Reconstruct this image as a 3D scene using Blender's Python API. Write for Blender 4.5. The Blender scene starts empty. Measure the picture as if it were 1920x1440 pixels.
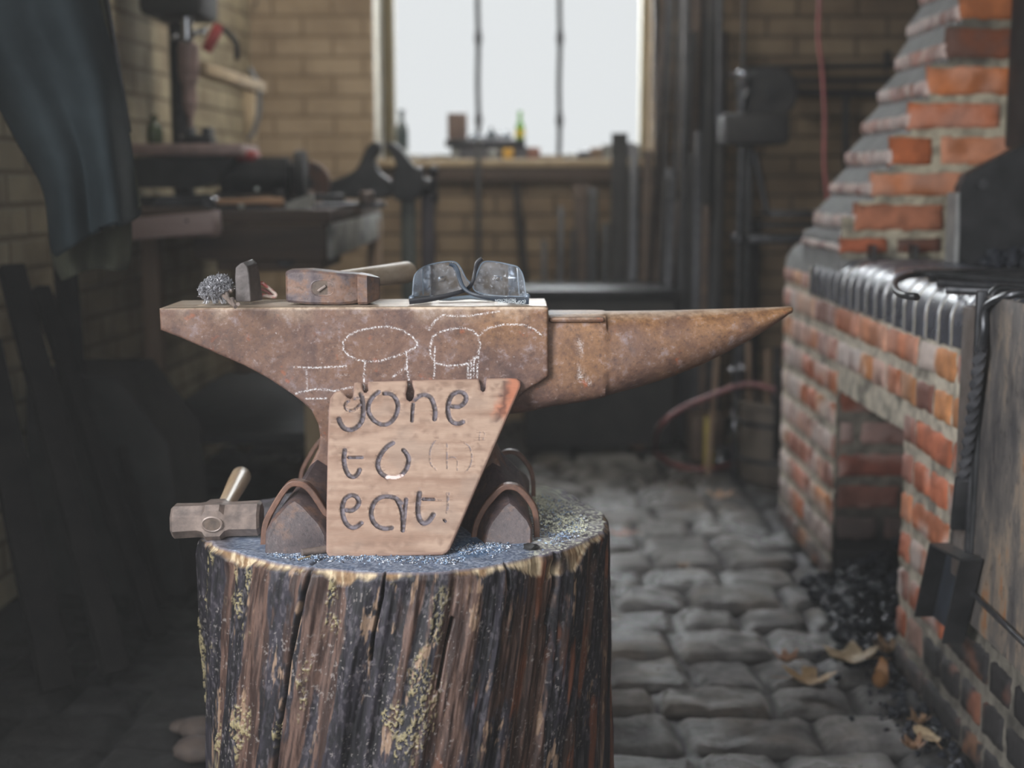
import bpy, bmesh, math, random
import numpy as np
from mathutils import Vector, Matrix, geometry
PI = math.pi
random.seed(7)
RNG = np.random.RandomState(11)
scene = bpy.context.scene
COL = scene.collection

# ------------------------------------------------------------------ camera, world, lights, exposure
F = 2640.0; H = 0.93; PITCH = math.atan(380 / F)
cam_d = bpy.data.cameras.new('camera'); cam = bpy.data.objects.new('camera', cam_d); COL.objects.link(cam)
cam.location = (0, 0, H); cam.rotation_euler = (PI / 2 - PITCH, 0, 0)
cam_d.sensor_width = 36; cam_d.lens = F * 36 / 1920; cam_d.clip_start = .02
cam_d.dof.use_dof = True; cam_d.dof.focus_distance = 1.68; cam_d.dof.aperture_fstop = 3.2
scene.camera = cam
scene.view_settings.view_transform = 'Standard'; scene.view_settings.look = 'None'
scene.view_settings.gamma = 1; scene.view_settings.exposure = 0.0
scene.view_settings.use_curve_mapping = False
world = bpy.data.worlds.new('overcast_sky'); scene.world = world; world.use_nodes = True
bg = world.node_tree.nodes['Background']
bg.inputs[0].default_value = (.96, .985, 1.0, 1); bg.inputs[1].default_value = .88

def area(name, loc, target, sx, sy, power, col, spread=180):
    l = bpy.data.lights.new(name, 'AREA'); l.shape = 'RECTANGLE'; l.size = sx; l.size_y = sy
    l.energy = power; l.color = col; l.spread = math.radians(spread)
    o = bpy.data.objects.new(name, l); COL.objects.link(o); o.location = loc
    o.rotation_euler = (Vector(target) - Vector(loc)).to_track_quat('-Z', 'Y').to_euler(); return o
# daylight: high sky in front of the far window, the open door behind the photographer; the overhead fills are added lamps
area('window_daylight', (-.7, 7.6, 3.25), (0.45, 2.8, .5), 2.8, 1.9, 3000, (.93, .97, 1.0))
area('side_door_daylight', (-2.25, -.65, 1.85), (.2, 2.3, .5), 1.5, 1.6, 88, (.96, .975, 1.0), 120)
area('doorway_daylight', (.35, -1.6, 2.0), (.3, 2.4, .4), 1.3, 1.5, 9, (.95, .97, 1.0), 120)
area('rooflight_daylight', (-.95, .55, 2.35), (-.06, 1.8, .58), .55, .55, 1.6, (.93, .96, 1.0), 54)  # added lamp under the closed ceiling, gives upward faces their sheen

area('rear_rooflight_daylight', (-.1, 3.9, 2.42), (-.55, 5.3, 1.1), .7, .7, 20, (1.0, .95, .86), 130)  # added fill lamp that brightens the far wall and the bench

# ------------------------------------------------------------------ pixel rays of the 1920x1440 frame -> points at a real depth
def _ray(px, py):
    u = (px - 960) / F; v = (720 - py) / F
    return Vector((u, math.cos(PITCH) + v * math.sin(PITCH), -math.sin(PITCH) + v * math.cos(PITCH)))
def P(px, py, Y):
    r = _ray(px, py); return Vector((0, 0, H)) + r * (Y / r.y)
def PZ(px, py, z):
    r = _ray(px, py); return Vector((0, 0, H)) + r * ((z - H) / r.z)
def PX(px, Y): return P(px, 340, Y).x
def W(x, y, z):
    z = z - H
    d = y * math.cos(PITCH) - z * math.sin(PITCH); v = y * math.sin(PITCH) + z * math.cos(PITCH)
    return 960 + F * x / d, 720 - F * v / d

# ------------------------------------------------------------------ numpy noise
def _h(ix, iy, iz, s):
    n = (ix.astype(np.int64) * 374761393 + iy.astype(np.int64) * 668265263 + iz.astype(np.int64) * 2147483647 + s * 1274126177) & 0xffffffff
    n = ((n ^ (n >> 13)) * 1274126177) & 0xffffffff
    n = ((n ^ (n >> 15)) * 2246822519) & 0xffffffff
    return ((n ^ (n >> 16)) & 0xffffff) / float(0xffffff)
def vn(x, y, z=0, s=0):
    x, y, z = np.broadcast_arrays(np.asarray(x, float), np.asarray(y, float), np.asarray(z, float))
    ix, iy, iz = np.floor(x), np.floor(y), np.floor(z); fx, fy, fz = x - ix, y - iy, z - iz
    fx, fy, fz = [f * f * (3 - 2 * f) for f in (fx, fy, fz)]
    r = 0
    for a in (0, 1):
        for b in (0, 1):
            for c in (0, 1):
                r = r + _h(ix + a, iy + b, iz + c, s) * (fx if a else 1 - fx) * (fy if b else 1 - fy) * (fz if c else 1 - fz)
    return r
def fbm(x, y, z=0, o=4, s=0):
    r = 0; a = .5; t = 0
    for k in range(o):
        r = r + a * vn(np.asarray(x) * 2 ** k, np.asarray(y) * 2 ** k, np.asarray(z) * 2 ** k, s + k * 17); t += a; a *= .5
    return r / t
def sst(a, b, x):
    t = np.clip((x - a) / (b - a), 0, 1); return t * t * (3 - 2 * t)
def mixc(a, b, t):
    t = np.asarray(t)[..., None]; return np.asarray(a) * (1 - t) + np.asarray(b) * t
def polydist(px, py, line):
    d = np.full(np.shape(px), 1e9)
    for (x0, y0), (x1, y1) in zip(line[:-1], line[1:]):
        dx, dy = x1 - x0, y1 - y0; L = dx * dx + dy * dy + 1e-12
        t = np.clip(((px - x0) * dx + (py - y0) * dy) / L, 0, 1)
        d = np.minimum(d, np.hypot(px - x0 - t * dx, py - y0 - t * dy))
    return d
def smooth_line(pts, n=6, closed=False):
    out = []; N = len(pts); V = [Vector(p) for p in pts]
    rng = range(N if closed else N - 1)
    for i in rng:
        p0 = V[(i - 1) % N] if (closed or i > 0) else V[i]; p1 = V[i]; p2 = V[(i + 1) % N]
        p3 = V[(i + 2) % N] if (closed or i + 2 < N) else p2
        for k in range(n):
            t = k / n
            out.append(.5 * ((2 * p1) + (p2 - p0) * t + (2 * p0 - 5 * p1 + 4 * p2 - p3) * t * t + (3 * p1 - p0 - 3 * p2 + p3) * t ** 3))
    if not closed: out.append(V[-1])
    return out

# ------------------------------------------------------------------ objects
def tag(o, label=None, cat=None, group=None, kind=None):
    if label: o['label'] = label
    if cat: o['category'] = cat
    if group: o['group'] = group
    if kind: o['kind'] = kind
    return o
def thing(name, loc, label, cat, group=None):
    o = bpy.data.objects.new(name, None); COL.objects.link(o); o.location = loc; o.empty_display_size = .05
    return tag(o, label, cat, group)
def worldloc(o):
    v = Vector((0, 0, 0))
    while o: v += o.location; o = o.parent
    return v
def obj(name, vf, mat, parent=None, smooth=True, col=None, attrs=None):
    """one mesh object from (verts, faces) given in world metres"""
    if isinstance(vf, bmesh.types.BMesh):
        me = bpy.data.meshes.new(name); vf.to_mesh(me); vf.free()
    else:
        me = bpy.data.meshes.new(name); me.from_pydata([tuple(v) for v in vf[0]], [], vf[1])
    n = len(me.vertices); co = np.empty(n * 3, dtype=np.float32); me.vertices.foreach_get('co', co); co = co.reshape(-1, 3)
    if parent: L = worldloc(parent)
    else: L = Vector(((co[:, 0].min() + co[:, 0].max()) / 2, (co[:, 1].min() + co[:, 1].max()) / 2, co[:, 2].min()))
    co -= np.array(L, dtype=np.float32); me.vertices.foreach_set('co', co.ravel())
    me.polygons.foreach_set('use_smooth', np.full(len(me.polygons), bool(smooth)))
    if col is not None:
        a = me.color_attributes.new('Col', 'FLOAT_COLOR', 'POINT'); a.data.foreach_set('color', np.asarray(col, dtype=np.float32).ravel())
    for k, v in (attrs or {}).items():
        a = me.attributes.new(k, 'FLOAT', 'POINT'); a.data.foreach_set('value', np.asarray(v, dtype=np.float32))
    me.materials.append(mat); me.update()
    o = bpy.data.objects.new(name, me); COL.objects.link(o)
    if parent: o.parent = parent
    else: o.location = L
    return o
def autosm(o, deg=35):
    me = o.data
    bm = bmesh.new(); bm.from_mesh(me)
    for e in bm.edges:
        if len(e.link_faces) == 2 and e.calc_face_angle(0) > math.radians(deg): e.smooth = False
    bm.to_mesh(me); bm.free(); return o
class MB:
    """collects shapes into one mesh"""
    def __init__(s): s.v = []; s.f = []
    def add(s, v, f):
        n = len(s.v); s.v += [Vector(p) for p in v]; s.f += [[i + n for i in q] for q in f]; return s
    def box(s, lo, hi, bev=0, M=None):
        bm = bmesh.new(); bmesh.ops.create_cube(bm, size=1)
        lo, hi = Vector(lo), Vector(hi); d = hi - lo
        for v in bm.verts: v.co = Vector((v.co.x * d.x, v.co.y * d.y, v.co.z * d.z)) + (lo + hi) / 2
        if bev: bmesh.ops.bevel(bm, geom=bm.edges[:], offset=bev, segments=2, affect='EDGES', profile=.5)
        if M: bm.transform(M)
        bm.verts.index_update(); s.add([v.co.copy() for v in bm.verts], [[v.index for v in f.verts] for f in bm.faces]); bm.free(); return s
    def obox(s, a, b, w, h, bev=0, up=(0, 0, 1), ext=0):
        """bar of section w x h from a to b"""
        a, b = Vector(a), Vector(b); y = (b - a); L = y.length; y.normalize()
        x = y.cross(Vector(up));
        if x.length < 1e-4: x = y.cross(Vector((1, 0, 0)))
        x.normalize(); z = x.cross(y)
        M = Matrix((x, y, z)).transposed().to_4x4(); M.translation = (a + b) / 2
        return s.box((-w / 2, -L / 2 - ext, -h / 2), (w / 2, L / 2 + ext, h / 2), bev, M)
    def tube(s, pts, r, n=10, cap=True, flat=1.0, twist=0, up=(0, 0, 1)):
        pts = [Vector(p) for p in pts]; N = len(pts)
        rr = r if hasattr(r, '__len__') else [r] * N
        base = len(s.v); ref = Vector(up)
        t0 = (pts[1] - pts[0]).normalized()
        x = ref.cross(t0)
        if x.length < 1e-3: x = Vector((1, 0, 0)).cross(t0)
        x.normalize()
        for i, p in enumerate(pts):
            t = (pts[min(i + 1, N - 1)] - pts[max(i - 1, 0)]).normalized()
            x = (x - t * x.dot(t)).normalized(); y = t.cross(x)
            for k in range(n):
                a = 2 * PI * k / n + twist * i
                s.v.append(p + (x * math.cos(a) + y * math.sin(a) * flat) * rr[i])
        for i in range(N - 1):
            for k in range(n):
                a = base + i * n + k; b = base + i * n + (k + 1) % n
                s.f.append([a, b, b + n, a + n])
        if cap:
            s.f.append([base + k for k in range(n)][::-1]); s.f.append([base + (N - 1) * n + k for k in range(n)])
        return s
    def lathe(s, prof, c, n=24, axis='z'):
        """prof: (radius, height) pairs from base centre c"""
        base = len(s.v); c = Vector(c)
        for r, h in prof:
            for k in range(n):
                a = 2 * PI * k / n; q = (r * math.cos(a), r * math.sin(a), h)
                if axis == 'x': q = (q[2], q[0], q[1])
                elif axis == 'y': q = (q[0], q[2], q[1])
                s.v.append(c + Vector(q))
        for i in range(len(prof) - 1):
            for k in range(n):
                a = base + i * n + k; b = base + i * n + (k + 1) % n; s.f.append([a, b, b + n, a + n])
        s.f.append([base + k for k in range(n)][::-1]); s.f.append([base + (len(prof) - 1) * n + k for k in range(n)])
        return s
    def prism(s, poly, a, b, plane='xz'):
        """polygon (2d) pushed from a to b along the third axis"""
        def q(p, t): return {'xz': (p[0], t, p[1]), 'yz': (t, p[0], p[1]), 'xy': (p[0], p[1], t)}[plane]
        n = len(poly); base = len(s.v)
        s.v += [Vector(q(p, a)) for p in poly] + [Vector(q(p, b)) for p in poly]
        s.f += [[base + i for i in range(n)], [base + n + i for i in range(n)][::-1]]
        s.f += [[base + i, base + n + i, base + n + (i + 1) % n, base + (i + 1) % n] for i in range(n)]
        return s
    def ball(s, c, r, sub=2, sc=(1, 1, 1), jit=0):
        bm = bmesh.new(); bmesh.ops.create_icosphere(bm, subdivisions=sub, radius=1)
        vs = []
        for v in bm.verts:
            q = v.co.copy(); 
            if jit: q *= 1 + random.uniform(-jit, jit)
            vs.append(Vector(c) + Vector((q.x * r * sc[0], q.y * r * sc[1], q.z * r * sc[2])))
        s.add(vs, [[v.index for v in f.verts] for f in bm.faces]); bm.free(); return s
    def out(s):
        bm = bmesh.new(); vs = [bm.verts.new(v) for v in s.v]
        for f in s.f:
            if len(set(f)) < 3: continue
            try: bm.faces.new([vs[i] for i in f])
            except ValueError: pass
        bmesh.ops.recalc_face_normals(bm, faces=bm.faces[:]); return bm
    def make(s, name, mat, parent=None, smooth=True, deg=35):
        o = obj(name, s.out(), mat, parent, smooth)
        return autosm(o, deg) if smooth else o
def loft(rings, cap=True):
    v = []; f = []; n = len(rings[0])
    for r in rings: v += [Vector(p) for p in r]
    for i in range(len(rings) - 1):
        for k in range(n):
            a = i * n + k; b = i * n + (k + 1) % n; f.append([a, b, b + n, a + n])
    if cap: f.append(list(range(n))[::-1]); f.append([(len(rings) - 1) * n + k for k in range(n)])
    m = MB(); m.v = v; m.f = f; return m
def cdt(outline, pts):
    """triangles inside a closed 2d outline with extra inner points"""
    n = len(outline)
    V = [Vector((p[0], p[1])) for p in outline] + [Vector((p[0], p[1])) for p in pts]
    r = geometry.delaunay_2d_cdt(V, [], [list(range(n))], 1, 1e-5)
    return np.array([(v.x, v.y) for v in r[0]]), [list(t) for t in r[2]]
def inside(px, py, poly):
    c = np.zeros(np.shape(px), bool); n = len(poly)
    for i in range(n):
        x0, y0 = poly[i][:2]; x1, y1 = poly[(i + 1) % n][:2]
        k = ((y0 > py) != (y1 > py)) & (px < (x1 - x0) * (py - y0) / (y1 - y0 + 1e-15) + x0); c ^= k
    return c
def plate(outline, strokes, step, fine, reach):
    """2d points for a face: outline, its offsets, a grid, and dense points round the strokes"""
    O = np.array([(p[0], p[1]) for p in outline]); x0, z0 = O.min(0); x1, z1 = O.max(0)
    closed = [tuple(p) for p in O] + [tuple(O[0])]
    gx, gz = np.meshgrid(np.arange(x0, x1, step), np.arange(z0, z1, step)); gx = gx.ravel(); gz = gz.ravel()
    gx = gx + RNG.uniform(-.2, .2, gx.shape) * step; gz = gz + RNG.uniform(-.2, .2, gz.shape) * step
    pts = [(gx, gz)]
    if strokes:
        fx, fz = np.meshgrid(np.arange(x0, x1, fine), np.arange(z0, z1, fine)); fx = fx.ravel(); fz = fz.ravel()
        d = np.full(fx.shape, 1e9)
        for s in strokes: d = np.minimum(d, polydist(fx, fz, s))
        k = d < reach; pts.append((fx[k], fz[k]))
    X = np.concatenate([p[0] for p in pts]); Z = np.concatenate([p[1] for p in pts])
    k = inside(X, Z, O) & (polydist(X, Z, closed) > .0042); X = X[k]; Z = Z[k]
    ring = []
    for off in (.0008, .0022, .0036):
        n = len(O)
        for i in range(n):
            a, b = O[i], O[(i + 1) % n]; L = np.hypot(*(b - a)); m = max(1, int(L / .004))
            nrm = np.array([-(b - a)[1], (b - a)[0]]) / (L + 1e-12)
            for j in range(m):
                q = a + (b - a) * ((j + .5) / m)
                for sg in (1, -1): ring.append(q + nrm * off * sg)
    R = np.array(ring); k = inside(R[:, 0], R[:, 1], O)
    dR = polydist(R[:, 0], R[:, 1], closed); k &= dR > .0006
    R = R[k]
    return np.concatenate([np.stack([X, Z], 1), R]), closed

# ------------------------------------------------------------------ materials
def newmat(name):
    m = bpy.data.materials.new(name); m.use_nodes = True; nt = m.node_tree
    b = nt.nodes['Principled BSDF']; return m, nt, b
def nd(nt, typ, ins=None, **kw):
    n = nt.nodes.new(typ)
    for k, v in kw.items(): setattr(n, k, v)
    for k, v in (ins or {}).items():
        if isinstance(v, bpy.types.NodeSocket): nt.links.new(v, n.inputs[k])
        else: n.inputs[k].default_value = v
    return n
def ramp(nt, fac, stops):
    r = nt.nodes.new('ShaderNodeValToRGB'); nt.links.new(fac, r.inputs[0]); e = r.color_ramp.elements
    while len(e) > 1: e.remove(e[-1])
    for i, (p, c) in enumerate(stops):
        q = e[0] if i == 0 else e.new(p); q.position = p
        q.color = (c, c, c, 1) if not hasattr(c, '__len__') else (*c[:3], 1)
    return r
def mixn(nt, f, a, b, mode='MIX'):
    m = nt.nodes.new('ShaderNodeMix'); m.data_type = 'RGBA'; m.blend_type = mode; m.clamp_factor = True
    for k, v in ((0, f), (6, a), (7, b)):
        if isinstance(v, bpy.types.NodeSocket): nt.links.new(v, m.inputs[k])
        elif hasattr(v, '__len__'): m.inputs[k].default_value = (*v[:3], 1)
        else: m.inputs[k].default_value = v
    return m.outputs[2]
def coords(nt, sc=(1, 1, 1), rot=(0, 0, 0)):
    t = nd(nt, 'ShaderNodeTexCoord'); m = nd(nt, 'ShaderNodeMapping', {'Vector': t.outputs['Object']})
    m.inputs['Scale'].default_value = sc; m.inputs['Rotation'].default_value = rot; return m.outputs[0]
def noise(nt, v, scale, detail=5, rough=.6, dist=0):
    return nd(nt, 'ShaderNodeTexNoise', {'Vector': v, 'Scale': scale, 'Detail': detail, 'Roughness': rough, 'Distortion': dist}).outputs[0]
def bump(nt, b, h, strength=.3, dist=.002):
    n = nd(nt, 'ShaderNodeBump', {'Height': h, 'Strength': strength, 'Distance': dist}); nt.links.new(n.outputs[0], b.inputs['Normal']); return n
def setr(nt, b, rough, metal=0, spec=.5):
    if isinstance(rough, bpy.types.NodeSocket): nt.links.new(rough, b.inputs['Roughness'])
    else: b.inputs['Roughness'].default_value = rough
    b.inputs['Metallic'].default_value = metal; b.inputs['Specular IOR Level'].default_value = spec
def plain(name, c1, c2=None, scale=30, rough=.6, metal=0, bmp=.2, stretch=(1, 1, 1), spec=.5, lo=.35, hi=.65, detail=6):
    """two-tone noise material"""
    m, nt, b = newmat(name); c2 = c2 or tuple(x * .6 for x in c1)
    v = coords(nt, stretch); n = noise(nt, v, scale, detail)
    r = ramp(nt, n, [(lo, c1), (hi, c2)]); nt.links.new(r.outputs[0], b.inputs['Base Color'])
    setr(nt, b, rough, metal, spec)
    if bmp: bump(nt, b, n, bmp, .003)
    return m
def attrmat(name, scale=160, amt=.35, bmp=.4, bdist=.002, rough=None, metal=0, spec=.4, stretch=(1, 1, 1)):
    """base colour from the mesh's own colours times fine grain; their alpha is the roughness"""
    m, nt, b = newmat(name); a = nd(nt, 'ShaderNodeAttribute', attribute_name='Col')
    v = coords(nt, stretch); n = noise(nt, v, scale, 6, .7)
    g = ramp(nt, n, [(.3, 1 - amt), (.7, 1 + 0 * amt)]).outputs[0]
    c = mixn(nt, 1.0, a.outputs['Color'], g, 'MULTIPLY'); nt.links.new(c, b.inputs['Base Color'])
    setr(nt, b, a.outputs['Alpha'] if rough is None else rough, metal, spec); bump(nt, b, n, bmp, bdist); return m
def wood(name, c1, c2, axis=0, scale=22, rough=.6, bmp=.25):
    m, nt, b = newmat(name); st = [1, 1, 1]; st[axis] = .07
    v = coords(nt, st); n = noise(nt, v, scale, 7, .65, .3); n2 = noise(nt, v, scale * 6, 4)
    f = mixn(nt, .35, n, n2); r = ramp(nt, f, [(.36, c1), (.62, c2)])
    nt.links.new(r.outputs[0], b.inputs['Base Color']); setr(nt, b, rough); bump(nt, b, f, bmp, .002); return m

def rust_mat():
    m, nt, b = newmat('rusty_anvil_steel'); v = coords(nt)
    n1 = noise(nt, v, 9, 6, .6); n2 = noise(nt, v, 60, 8, .75); n3 = noise(nt, v, 230, 5, .7); n4 = noise(nt, v, 15, 9, .72, .5)
    c = ramp(nt, n4, [(.32, (.038, .024, .025)), (.44, (.090, .053, .048)), (.56, (.150, .086, .066)), (.70, (.115, .085, .088))]).outputs[0]
    hx = nd(nt, 'ShaderNodeAttribute', attribute_name='ochre').outputs['Fac']
    o = ramp(nt, n2, [(.40, (.17, .085, .042)), (.62, (.34, .17, .065))]).outputs[0]
    of = nd(nt, 'ShaderNodeMath', {0: hx, 1: ramp(nt, n1, [(.32, 0), (.60, 1)]).outputs[0]}, operation='MULTIPLY').outputs[0]
    c = mixn(nt, of, c, o)
    red = ramp(nt, noise(nt, v, 34, 4, .6), [(.63, 0), (.72, .8)]).outputs[0]
    c = mixn(nt, red, c, (.30, .085, .035))
    n6 = noise(nt, v, 120, 6, .8)
    c = mixn(nt, ramp(nt, n2, [(.54, 0), (.68, .6)]).outputs[0], c, (.25, .215, .235))
    c = mixn(nt, ramp(nt, n6, [(.30, .6), (.46, 0)]).outputs[0], c, (.05, .033, .03))
    c = mixn(nt, ramp(nt, n6, [(.58, 0), (.70, .6)]).outputs[0], c, (.33, .26, .235))
    c = mixn(nt, ramp(nt, n3, [(.30, .7), (.42, 0)]).outputs[0], c, (.04, .026, .024))
    c = mixn(nt, ramp(nt, n3, [(.66, 0), (.72, .7)]).outputs[0], c, (.52, .46, .44))
    bare = nd(nt, 'ShaderNodeAttribute', attribute_name='bare').outputs['Fac']
    bf = nd(nt, 'ShaderNodeMath', {0: bare, 1: ramp(nt, n2, [(.30, .55), (.5, 1)]).outputs[0]}, operation='MULTIPLY').outputs[0]
    bcol = ramp(nt, n2, [(.35, (.34, .24, .17)), (.6, (.62, .50, .38))]).outputs[0]
    c = mixn(nt, bf, c, bcol)
    ch = nd(nt, 'ShaderNodeAttribute', attribute_name='chalk').outputs['Fac']
    cn = ramp(nt, noise(nt, v, 480, 3, .6), [(.43, .0), (.60, .9)]).outputs[0]
    cf = nd(nt, 'ShaderNodeMath', {0: ch, 1: cn}, operation='MULTIPLY').outputs[0]
    c = mixn(nt, cf, c, (.78, .77, .78))
    nt.links.new(c, b.inputs['Base Color'])
    rr = ramp(nt, n2, [(.35, .42), (.65, .72)]).outputs[0]; rr = mixn(nt, bf, rr, (.36, .36, .36)); rr = mixn(nt, cf, rr, (.9, .9, .9))
    setr(nt, b, rr, .0, .40)
    h = mixn(nt, .5, n2, n3); bump(nt, b, h, .55, .0016); return m
M = {}
M['rust'] = rust_mat()
m, nt, b = newmat('dark_purple_brown_iron'); v = coords(nt); n = noise(nt, v, 20, 7, .65); n2 = noise(nt, v, 150, 5, .75)
c = ramp(nt, n, [(.36, (.042, .032, .036)), (.54, (.078, .056, .056)), (.63, (.15, .085, .06)), (.74, (.24, .12, .06))]).outputs[0]
c = mixn(nt, ramp(nt, n2, [(.35, .6), (.48, 0)]).outputs[0], c, (.022, .018, .02)); c = mixn(nt, ramp(nt, n2, [(.58, 0), (.72, .5)]).outputs[0], c, (.22, .17, .16))
nt.links.new(c, b.inputs['Base Color']); setr(nt, b, .5, 0, .6); bump(nt, b, n2, .4, .0015); M['foot'] = m
M['strap'] = plain('rust_brown_strap', (.075, .040, .030), (.16, .078, .05), 60, .5, 0, .4, spec=.6)
M['steel_dark'] = plain('dark_steel', (.030, .032, .036), (.075, .075, .08), 40, .38, .6, .15)
M['black_iron'] = plain('black_iron', (.012, .013, .014), (.028, .028, .030), 22, .42, .1, .2, spec=.3)
M['soot'] = plain('soot_black', (.012, .012, .013), (.030, .029, .028), 14, .75, 0, .4)
M['hammer'] = plain('worn_hammer_steel', (.13, .105, .095), (.27, .21, .18), 55, .42, .25, .25, lo=.35, hi=.65)
m, nt, b = newmat('brown_worn_hammer_steel'); v = coords(nt); n = noise(nt, v, 34, 6, .6); n2 = noise(nt, v, 170, 5, .75)
c = ramp(nt, n, [(.34, (.060, .045, .055)), (.46, (.13, .10, .10)), (.56, (.20, .115, .08)), (.66, (.22, .16, .14)), (.74, (.11, .06, .045))]).outputs[0]
c = mixn(nt, ramp(nt, n2, [(.35, .55), (.46, 0)]).outputs[0], c, (.045, .033, .03)); c = mixn(nt, ramp(nt, n2, [(.60, 0), (.72, .5)]).outputs[0], c, (.36, .31, .29))
nt.links.new(c, b.inputs['Base Color']); setr(nt, b, .42, .15, .5); bump(nt, b, n2, .35, .0012); M['hammer2'] = m
M['ash'] = wood('ash_handle', (.40, .30, .20), (.62, .53, .42), 1, 30, .42)
M['endgrain'] = plain('brown_end_grain', (.07, .052, .043), (.14, .10, .075), 90, .7, 0, .4)
M['wood_dark'] = wood('dark_workshop_wood', (.040, .027, .020), (.095, .062, .042), 0, 16, .7)
M['wood_brown'] = wood('brown_timber', (.13, .085, .055), (.23, .155, .10), 2, 14, .7)
M['wood_pale'] = wood('pale_timber', (.30, .22, .13), (.46, .36, .23), 2, 14, .7)
M['pink_board'] = wood('pinkish_worn_board', (.30, .21, .19), (.42, .31, .28), 0, 14, .5)
M['chrome'] = plain('polished_spindle', (.45, .47, .50), (.30, .31, .33), 20, .22, .9, .05)
M['copper_grey'] = plain('pinkish_machine_metal', (.34, .24, .22), (.22, .16, .15), 25, .45, .2, .1)
M['red'] = plain('faded_red_paint', (.36, .045, .04), (.24, .03, .03), 30, .45, 0, .1)
M['green_glass'] = None

# ================================================================== SETTING
def grid(xs, ys, zf, flip=False):
    X, Y = np.meshgrid(xs, ys); Z = zf(X, Y); n = len(xs); m = len(ys)
    v = np.stack([X, Y, Z], -1).reshape(-1, 3)
    i = np.arange(n - 1)[None, :] + np.arange(m - 1)[:, None] * n
    f = np.stack([i, i + 1, i + n + 1, i + n], -1).reshape(-1, 4)
    if flip: f = f[:, ::-1]
    return v, f.tolist(), X, Y
def sett_layout():
    rows = []; y = 1.1
    while y < 5.7:
        d = random.uniform(.142, .182); row = []; x = -1.1 + random.uniform(0, .1)
        while x < 1.8:
            w = random.uniform(.125, .235); row.append((x, x + w)); x += w
        rows.append((y, y + d, row)); y += d
    return rows
def make_floor():
    xs = np.arange(-1.05, 1.6, .009); ys = np.concatenate([np.arange(1.15, 3.6, .0085), np.arange(3.6, 5.6, .016)])
    X, Y = np.meshgrid(xs, ys)
    wx = X + .013 * (fbm(X * 6, Y * 6, 0, 3, 3) - .5) * 2; wy = Y + .020 * (fbm(X * 4, Y * 5, 7, 3, 9) - .5) * 2
    D = np.full(X.shape, -1.0); ID = np.zeros(X.shape)
    k = 0
    for y0, y1, row in sett_layout():
        inr = (wy >= y0) & (wy < y1)
        for x0, x1 in row:
            k += 1; q = inr & (wx >= x0) & (wx < x1)
            if not q.any(): continue
            a = np.minimum(wx[q] - x0, x1 - wx[q]); b = np.minimum(wy[q] - y0, y1 - wy[q])
            r = .022; d = np.where((a < r) & (b < r), r - np.hypot(r - a, r - b), np.minimum(a, b))
            D[q] = d; ID[q] = k
    dome = sst(.0, .026, D); tilt = (_h(ID, ID * 3, ID * 7, 5) - .5)
    n = fbm(X * 22, Y * 22, 0, 5, 1); big = fbm(X * 2.2, Y * 2.2, 0, 3, 4)
    Z = -.026 + dome * (.018 + .008 * tilt) + (n - .5) * .014 + (fbm(X * 8, Y * 8, 2, 3, 55) - .5) * .016 + (big - .5) * .012
    t = sst(.002, .012, D)
    shade = .75 + .5 * _h(ID, ID * 5, ID, 8)
    st = mixc((.10, .094, .089), (.23, .22, .21), sst(.35, .65, n)) * shade[..., None]
    st = mixc(st, (.20, .165, .13), .6 * sst(.55, .75, fbm(X * 9, Y * 9, 3, 4, 31)))
    c = mixc((.022, .020, .018), st, t)
    soot = sst(.25, -.05, X + .14 * (fbm(X * 3, Y * 3, 0, 3, 77) - .5)) * .93          # shade on the bench side, put into the floor colour
    c = mixc(c, (.016, .015, .015), soot)  # soot here is the bench-side shade put into the floor colour
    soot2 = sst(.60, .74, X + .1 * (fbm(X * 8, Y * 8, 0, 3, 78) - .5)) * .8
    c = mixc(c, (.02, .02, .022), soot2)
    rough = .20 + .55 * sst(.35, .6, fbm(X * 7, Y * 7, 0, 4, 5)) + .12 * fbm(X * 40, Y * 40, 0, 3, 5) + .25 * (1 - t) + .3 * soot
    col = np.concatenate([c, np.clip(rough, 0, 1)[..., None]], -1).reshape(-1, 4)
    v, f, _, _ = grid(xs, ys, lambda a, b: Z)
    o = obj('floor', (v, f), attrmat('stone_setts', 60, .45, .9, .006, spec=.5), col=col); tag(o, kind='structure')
make_floor()
m = MB().box((-1.6, -2.6, -.09), (2.6, 1.16, -.02)); m.box((-1.6, 1.16, -.09), (-1.04, 5.6, -.02)); m.box((1.58, 1.16, -.09), (2.6, 5.6, -.02))
tag(m.make('floor_outer', M['soot'], smooth=False), kind='structure')

def brickwall_mat(name, c1, c2, mort, rot, sc=1.0, dark=(.05, .04, .03), hb=.075, patch=.5):
    m, nt, b = newmat(name); v = coords(nt, (1, 1, 1), rot)
    bt = nd(nt, 'ShaderNodeTexBrick', {'Vector': v, 'Scale': sc, 'Color1': (*c1, 1), 'Color2': (*c2, 1), 'Mortar': (*mort, 1),
            'Mortar Size': .009, 'Mortar Smooth': .6, 'Brick Width': .23, 'Row Height': hb})
    bt.inputs['Bias'].default_value = 0
    n = noise(nt, v, 5, 6, .65); n2 = noise(nt, v, 40, 5, .6)
    c = mixn(nt, ramp(nt, n, [(.42, 0), (.66, patch)]).outputs[0], bt.outputs[0], dark)
    c = mixn(nt, ramp(nt, n2, [(.5, 0), (.8, .4)]).outputs[0], c, c1)
    nt.links.new(c, b.inputs['Base Color']); setr(nt, b, .8, 0, .2)
    h = mixn(nt, .4, bt.outputs['Fac'], n2); bp = bump(nt, b, h, .6, .012); bp.invert = True
    return m
YW = 5.5
M['wall_far'] = brickwall_mat('tan_limewashed_brick', (.26, .195, .125), (.19, .135, .085), (.085, .062, .042), (PI / 2, 0, 0), dark=(.07, .045, .03))
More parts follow.
